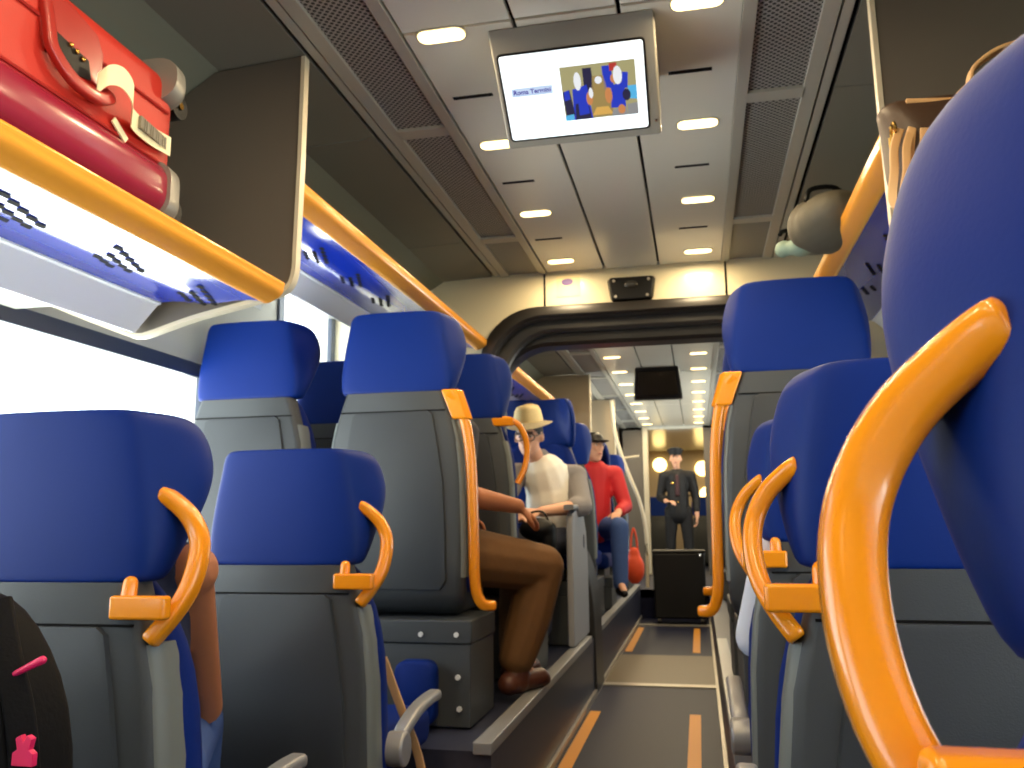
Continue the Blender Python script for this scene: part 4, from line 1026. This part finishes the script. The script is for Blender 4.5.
seated(p3, None, math.radians(196), dict(skin=M['skin_fair'], shirt=M['jacket_red'], pants=M['denim']), 1.02, .4, True, .15, .014, 'jacket')
# --- passenger hidden behind the nearest left seat: only the raised bare arm shows
p4 = empty('person', (-1.045, 1.43, -.50), label='seated person half hidden by nearest left seat, tanned forearm raised to chin', cat='person')
def P4(x, y, z): return Vector((x, y, z))
g = G(); hd4 = P4(-.02, .02, .60); head_shapes(g, hd4, Matrix.Rotation(.3, 3, 'Z'), .92); g.cap(P4(-.02, 0, .47), hd4-Vector((0, 0, .05)), .045, .045); g.cap(P4(0, 0, .09), P4(0, 0, .34), .115, .11); S4 = [P4(-.16, .01, .42), P4(.12, .02, .42)]; g.cap(S4[0], S4[1], .05, .05); g.cap((S4[0]+S4[1])/2, P4(0, 0, .34), .1, .11)
eR, wR = P4(.03, .24, .13), P4(.005, .21, .335)
g.cap(S4[1], eR, .04, .034); g.cap(eR, wR, .035, .025); hand_shapes(g, wR, (-.25, -.1, .9), (.75, .5, .2), 1, .95, .92)
eL, wL = P4(-.24, .1, .2), P4(-.14, .24, .16); g.cap(S4[0], eL, .045, .038); g.cap(eL, wL, .038, .027); hand_shapes(g, wL, (.5, .7, 0), (0, 0, 1), -1, .5, .92)
for q in (-.09, .07): g.cap(P4(q, .02, .06), P4(q*1.1-.17, .40, .06), .07, .05); g.cap(P4(q*1.1-.17, .40, .06), P4(q*1.1-.17, .40, -.32), .05, .034); g.cap(P4(q*1.1-.17, .40, -.36), P4(q*1.1-.17, .51, -.42), .03, .022)
blob('body', g, M['skin_tan'], p4, .0075, 4); face_parts(p4, hd4, Matrix.Rotation(.3, 3, 'Z'), .92)
g = G(); g.ell(hd4+Vector((.0, -.02, .035)), (.073, .088, .08)); blob('hair', g, M['hair'], p4, .01, 2)
g = G(); g.cap(P4(0, 0, .09), P4(0, 0, .34), .124, .12); g.cap(S4[0]*.9+S4[1]*.1, S4[1]*.9+S4[0]*.1, .057, .057); g.cap((S4[0]+S4[1])/2, P4(0, 0, .34), .11, .12); blob('vest_top', g, mat('navy_top', (30, 34, 58), .8), p4, .01, 3)
g = G(); g.cap(P4(-.08, .02, .06), P4(.07, .02, .06), .09, .09)
for q in (-.09, .07): g.cap(P4(q, .02, .06), P4(q*1.1-.17, .40, .06), .084, .064); g.cap(P4(q*1.1-.17, .40, .06), P4(q*1.1-.17, .40, -.34), .064, .05)
blob('trousers', g, M['denim'], p4, .011, 3)
for q in (-.09, .07):
    g = G(); g.cap(P4(q*1.1-.17, .37, -.41), P4(q*1.1-.17, .52, -.42), .034, .028); g.cap(P4(q*1.1-.17, .4, -.35), P4(q*1.1-.17, .4, -.41), .04, .036); blob('shoe', g, M['white'], p4, .01, 2)
g = G(); a_, b_ = wR*.86+eR*.14, wR*.80+eR*.2; g.tube([a_, b_], .0345, 16); build('wristwatch', g, M['black'], p4)
# --- pale-shirted passenger in the third right seat, only the side shows
p5 = empty('person', (.335, 2.14, -.50), label='seated person in pale shirt in the third low right seat, mostly hidden', cat='person')
seated(p5, None, .12, dict(skin=M['skin_fair'], shirt=M['whiteshirt'], pants=M['denim']), .9, .0, False, .2, .011)

# --- train guard standing beyond the trunk
og = Vector((-.25, 11.2, -.67)); pg = empty('person', og, label='standing guard in black uniform and peaked cap at the far end of the aisle', cat='person')
Rg = Matrix.Rotation(PI, 3, 'Z')
def Pg(x, y, z): return Rg@Vector((x, y, z))
hdg = Pg(.01, .05, 1.47)
g = G(); head_shapes(g, hdg, Rg@Matrix.Rotation(-.15, 3, 'X'), .95); g.cap(Pg(0, 0, 1.32), hdg-Vector((0, 0, .05)), .046, .046); g.cap(Pg(0, 0, .86), Pg(0, 0, 1.15), .12, .125); g.cap(Pg(-.15, 0, 1.27), Pg(.15, 0, 1.27), .055, .055); g.cap(Pg(0, 0, 1.24), Pg(0, 0, 1.1), .11, .12)
arms = {1: (Pg(.17, 0, 1.26), Pg(.225, -.03, .99), Pg(.14, .14, .93)), -1: (Pg(-.17, 0, 1.26), Pg(-.225, -.03, .98), Pg(-.23, .04, .74))}
for q in (1, -1):
    s_, e_, w_ = arms[q]; g.cap(s_, e_, .05, .04); g.cap(e_, w_, .04, .028)
    hand_shapes(g, w_, Rg@Vector((-.6, .5, 0)) if q == 1 else (0, 0, -1), (0, 0, 1) if q == 1 else Rg@Vector((-1, 0, 0)), -q, .6)
for q in (1, -1): g.cap(Pg(q*.085, 0, .82), Pg(q*.11, .0, .45), .078, .055); g.cap(Pg(q*.11, 0, .45), Pg(q*.12, -.01, .09), .053, .036); g.cap(Pg(q*.12, -.01, .06), Pg(q*.13, .12, .035), .032, .024)
blob('body', g, M['skin_fair'], pg, .009, 3); face_parts(pg, hdg, Rg, .95)
g = G(); g.ell(hdg+Rg@Vector((0, -.025, .02)), (.076, .088, .08), Rg); blob('hair', g, M['hair'], pg, .012, 2)
g = G(); g.cap(Pg(0, 0, .78), Pg(0, 0, 1.15), .145, .135); g.cap(Pg(-.15, 0, 1.26), Pg(.15, 0, 1.26), .07, .07); g.cap(Pg(0, 0, 1.24), Pg(0, 0, 1.1), .125, .133)
for q in (1, -1):
    s_, e_, w_ = arms[q]; g.cap(s_, e_, .066, .056); g.cap(e_, e_*.35+w_*.65, .056, .046)
jk = blob('jacket', g, M['uniform'], pg, .012, 3)
g = G()
for k in range(3): g.ell(Pg(0, .143, .92+k*.1), (.009, .006, .009))
g.ell(Pg(.06, .135, 1.16), (.016, .005, .016)); build('button', g, M['gold'], jk)
g = G(); g.cap(Pg(-.085, 0, .8), Pg(.085, 0, .8), .1, .1)
for q in (1, -1): g.cap(Pg(q*.085, 0, .8), Pg(q*.11, 0, .45), .094, .07); g.cap(Pg(q*.11, 0, .45), Pg(q*.12, -.01, .06), .07, .055)
blob('trousers', g, M['uniform'], pg, .012, 3)
for q in (1, -1):
    g = G(); g.cap(Pg(q*.12, -.03, .04), Pg(q*.13, .14, .035), .038, .03); blob('shoe', g, M['black'], pg, .01, 2)
g = G(); rings = []
for z, r in ((.05, .08), (.075, .082), (.10, .10), (.12, .105), (.13, .08), (.132, .03)): rings.append([hdg+Rg@Vector((r*math.cos(2*PI*q/22), r*1.08*math.sin(2*PI*q/22)-.01, z+.02*math.sin(2*PI*q/22)*(z > .09))) for q in range(22)])
g.loft(rings); cp = build('peaked_cap', g, M['uniform'], pg, smooth=50)
g = G(); g.ell(hdg+Rg@Vector((0, .105, .05)), (.065, .045, .007), Rg); build('peak', g, M['black'], cp)
g = G(); g.cap(Pg(0, .118, 1.25), Pg(0, .135, 1.02), .022, .03); build('shirt_front', g, mat('red_tie', (60, 30, 36), .7), pg)

# ================================================================== LIGHT
w = bpy.data.worlds.new('world'); sc.world = w; w.use_nodes = True
bg = w.node_tree.nodes['Background']; bg.inputs['Strength'].default_value = 1.
wn = w.node_tree; wtc = wn.nodes.new('ShaderNodeTexCoord'); wsx = wn.nodes.new('ShaderNodeSeparateXYZ'); wcr = wn.nodes.new('ShaderNodeValToRGB'); wmr = wn.nodes.new('ShaderNodeMapRange')
wmr.inputs['From Min'].default_value = -.5; wmr.inputs['From Max'].default_value = .5
wn.links.new(wtc.outputs['Generated'], wsx.inputs[0]); wn.links.new(wsx.outputs['Z'], wmr.inputs['Value']); wn.links.new(wmr.outputs['Result'], wcr.inputs['Fac'])
wcr.color_ramp.elements[0].position = .40; wcr.color_ramp.elements[0].color = (15., 15.2, 15., 1)      # lower half made brighter, added to light undersides and white rack panels
wcr.color_ramp.elements[1].position = .52; wcr.color_ramp.elements[1].color = (5.4, 5.8, 6.2, 1)     # bright overcast sky
wn.links.new(wcr.outputs['Color'], bg.inputs['Color'])
for x, s, W in ((WL, -1, WINS+WIN2), (WR, 1, WINR+WIN2)):
    for (a, b, z0, z1) in W:
        pl = bpy.data.lights.new('window_portal', 'AREA'); pl.shape = 'RECTANGLE'; pl.size = b-a; pl.size_y = z1-z0; pl.cycles.is_portal = True
        L = bpy.data.objects.new('window_portal', pl); COL.objects.link(L); L.location = (x+s*.06, (a+b)/2, (z0+z1)/2)
        L.rotation_euler = (PI/2, 0, PI/2 if s > 0 else -PI/2)
        # area lights shine along local -Z: +Y rotated so that it points into the coach
        L.rotation_euler = Vector((s, 0, 0)).to_track_quat('Z', 'Y').to_euler()
        if abs(L.matrix_basis.to_3x3().col[0].y) < .5: pl.size, pl.size_y = z1-z0, b-a
sc.cycles.max_bounces = 8; sc.cycles.diffuse_bounces = 4; sc.cycles.glossy_bounces = 4; sc.cycles.transparent_max_bounces = 12
sc.cycles.sample_clamp_indirect = 6.; sc.cycles.caustics_reflective = False; sc.cycles.caustics_refractive = False
vs = sc.view_settings; sc.display_settings.display_device = 'sRGB'
vs.view_transform = 'Standard'; vs.look = 'None'; vs.gamma = 1.; vs.use_curve_mapping = False; vs.exposure = -.2
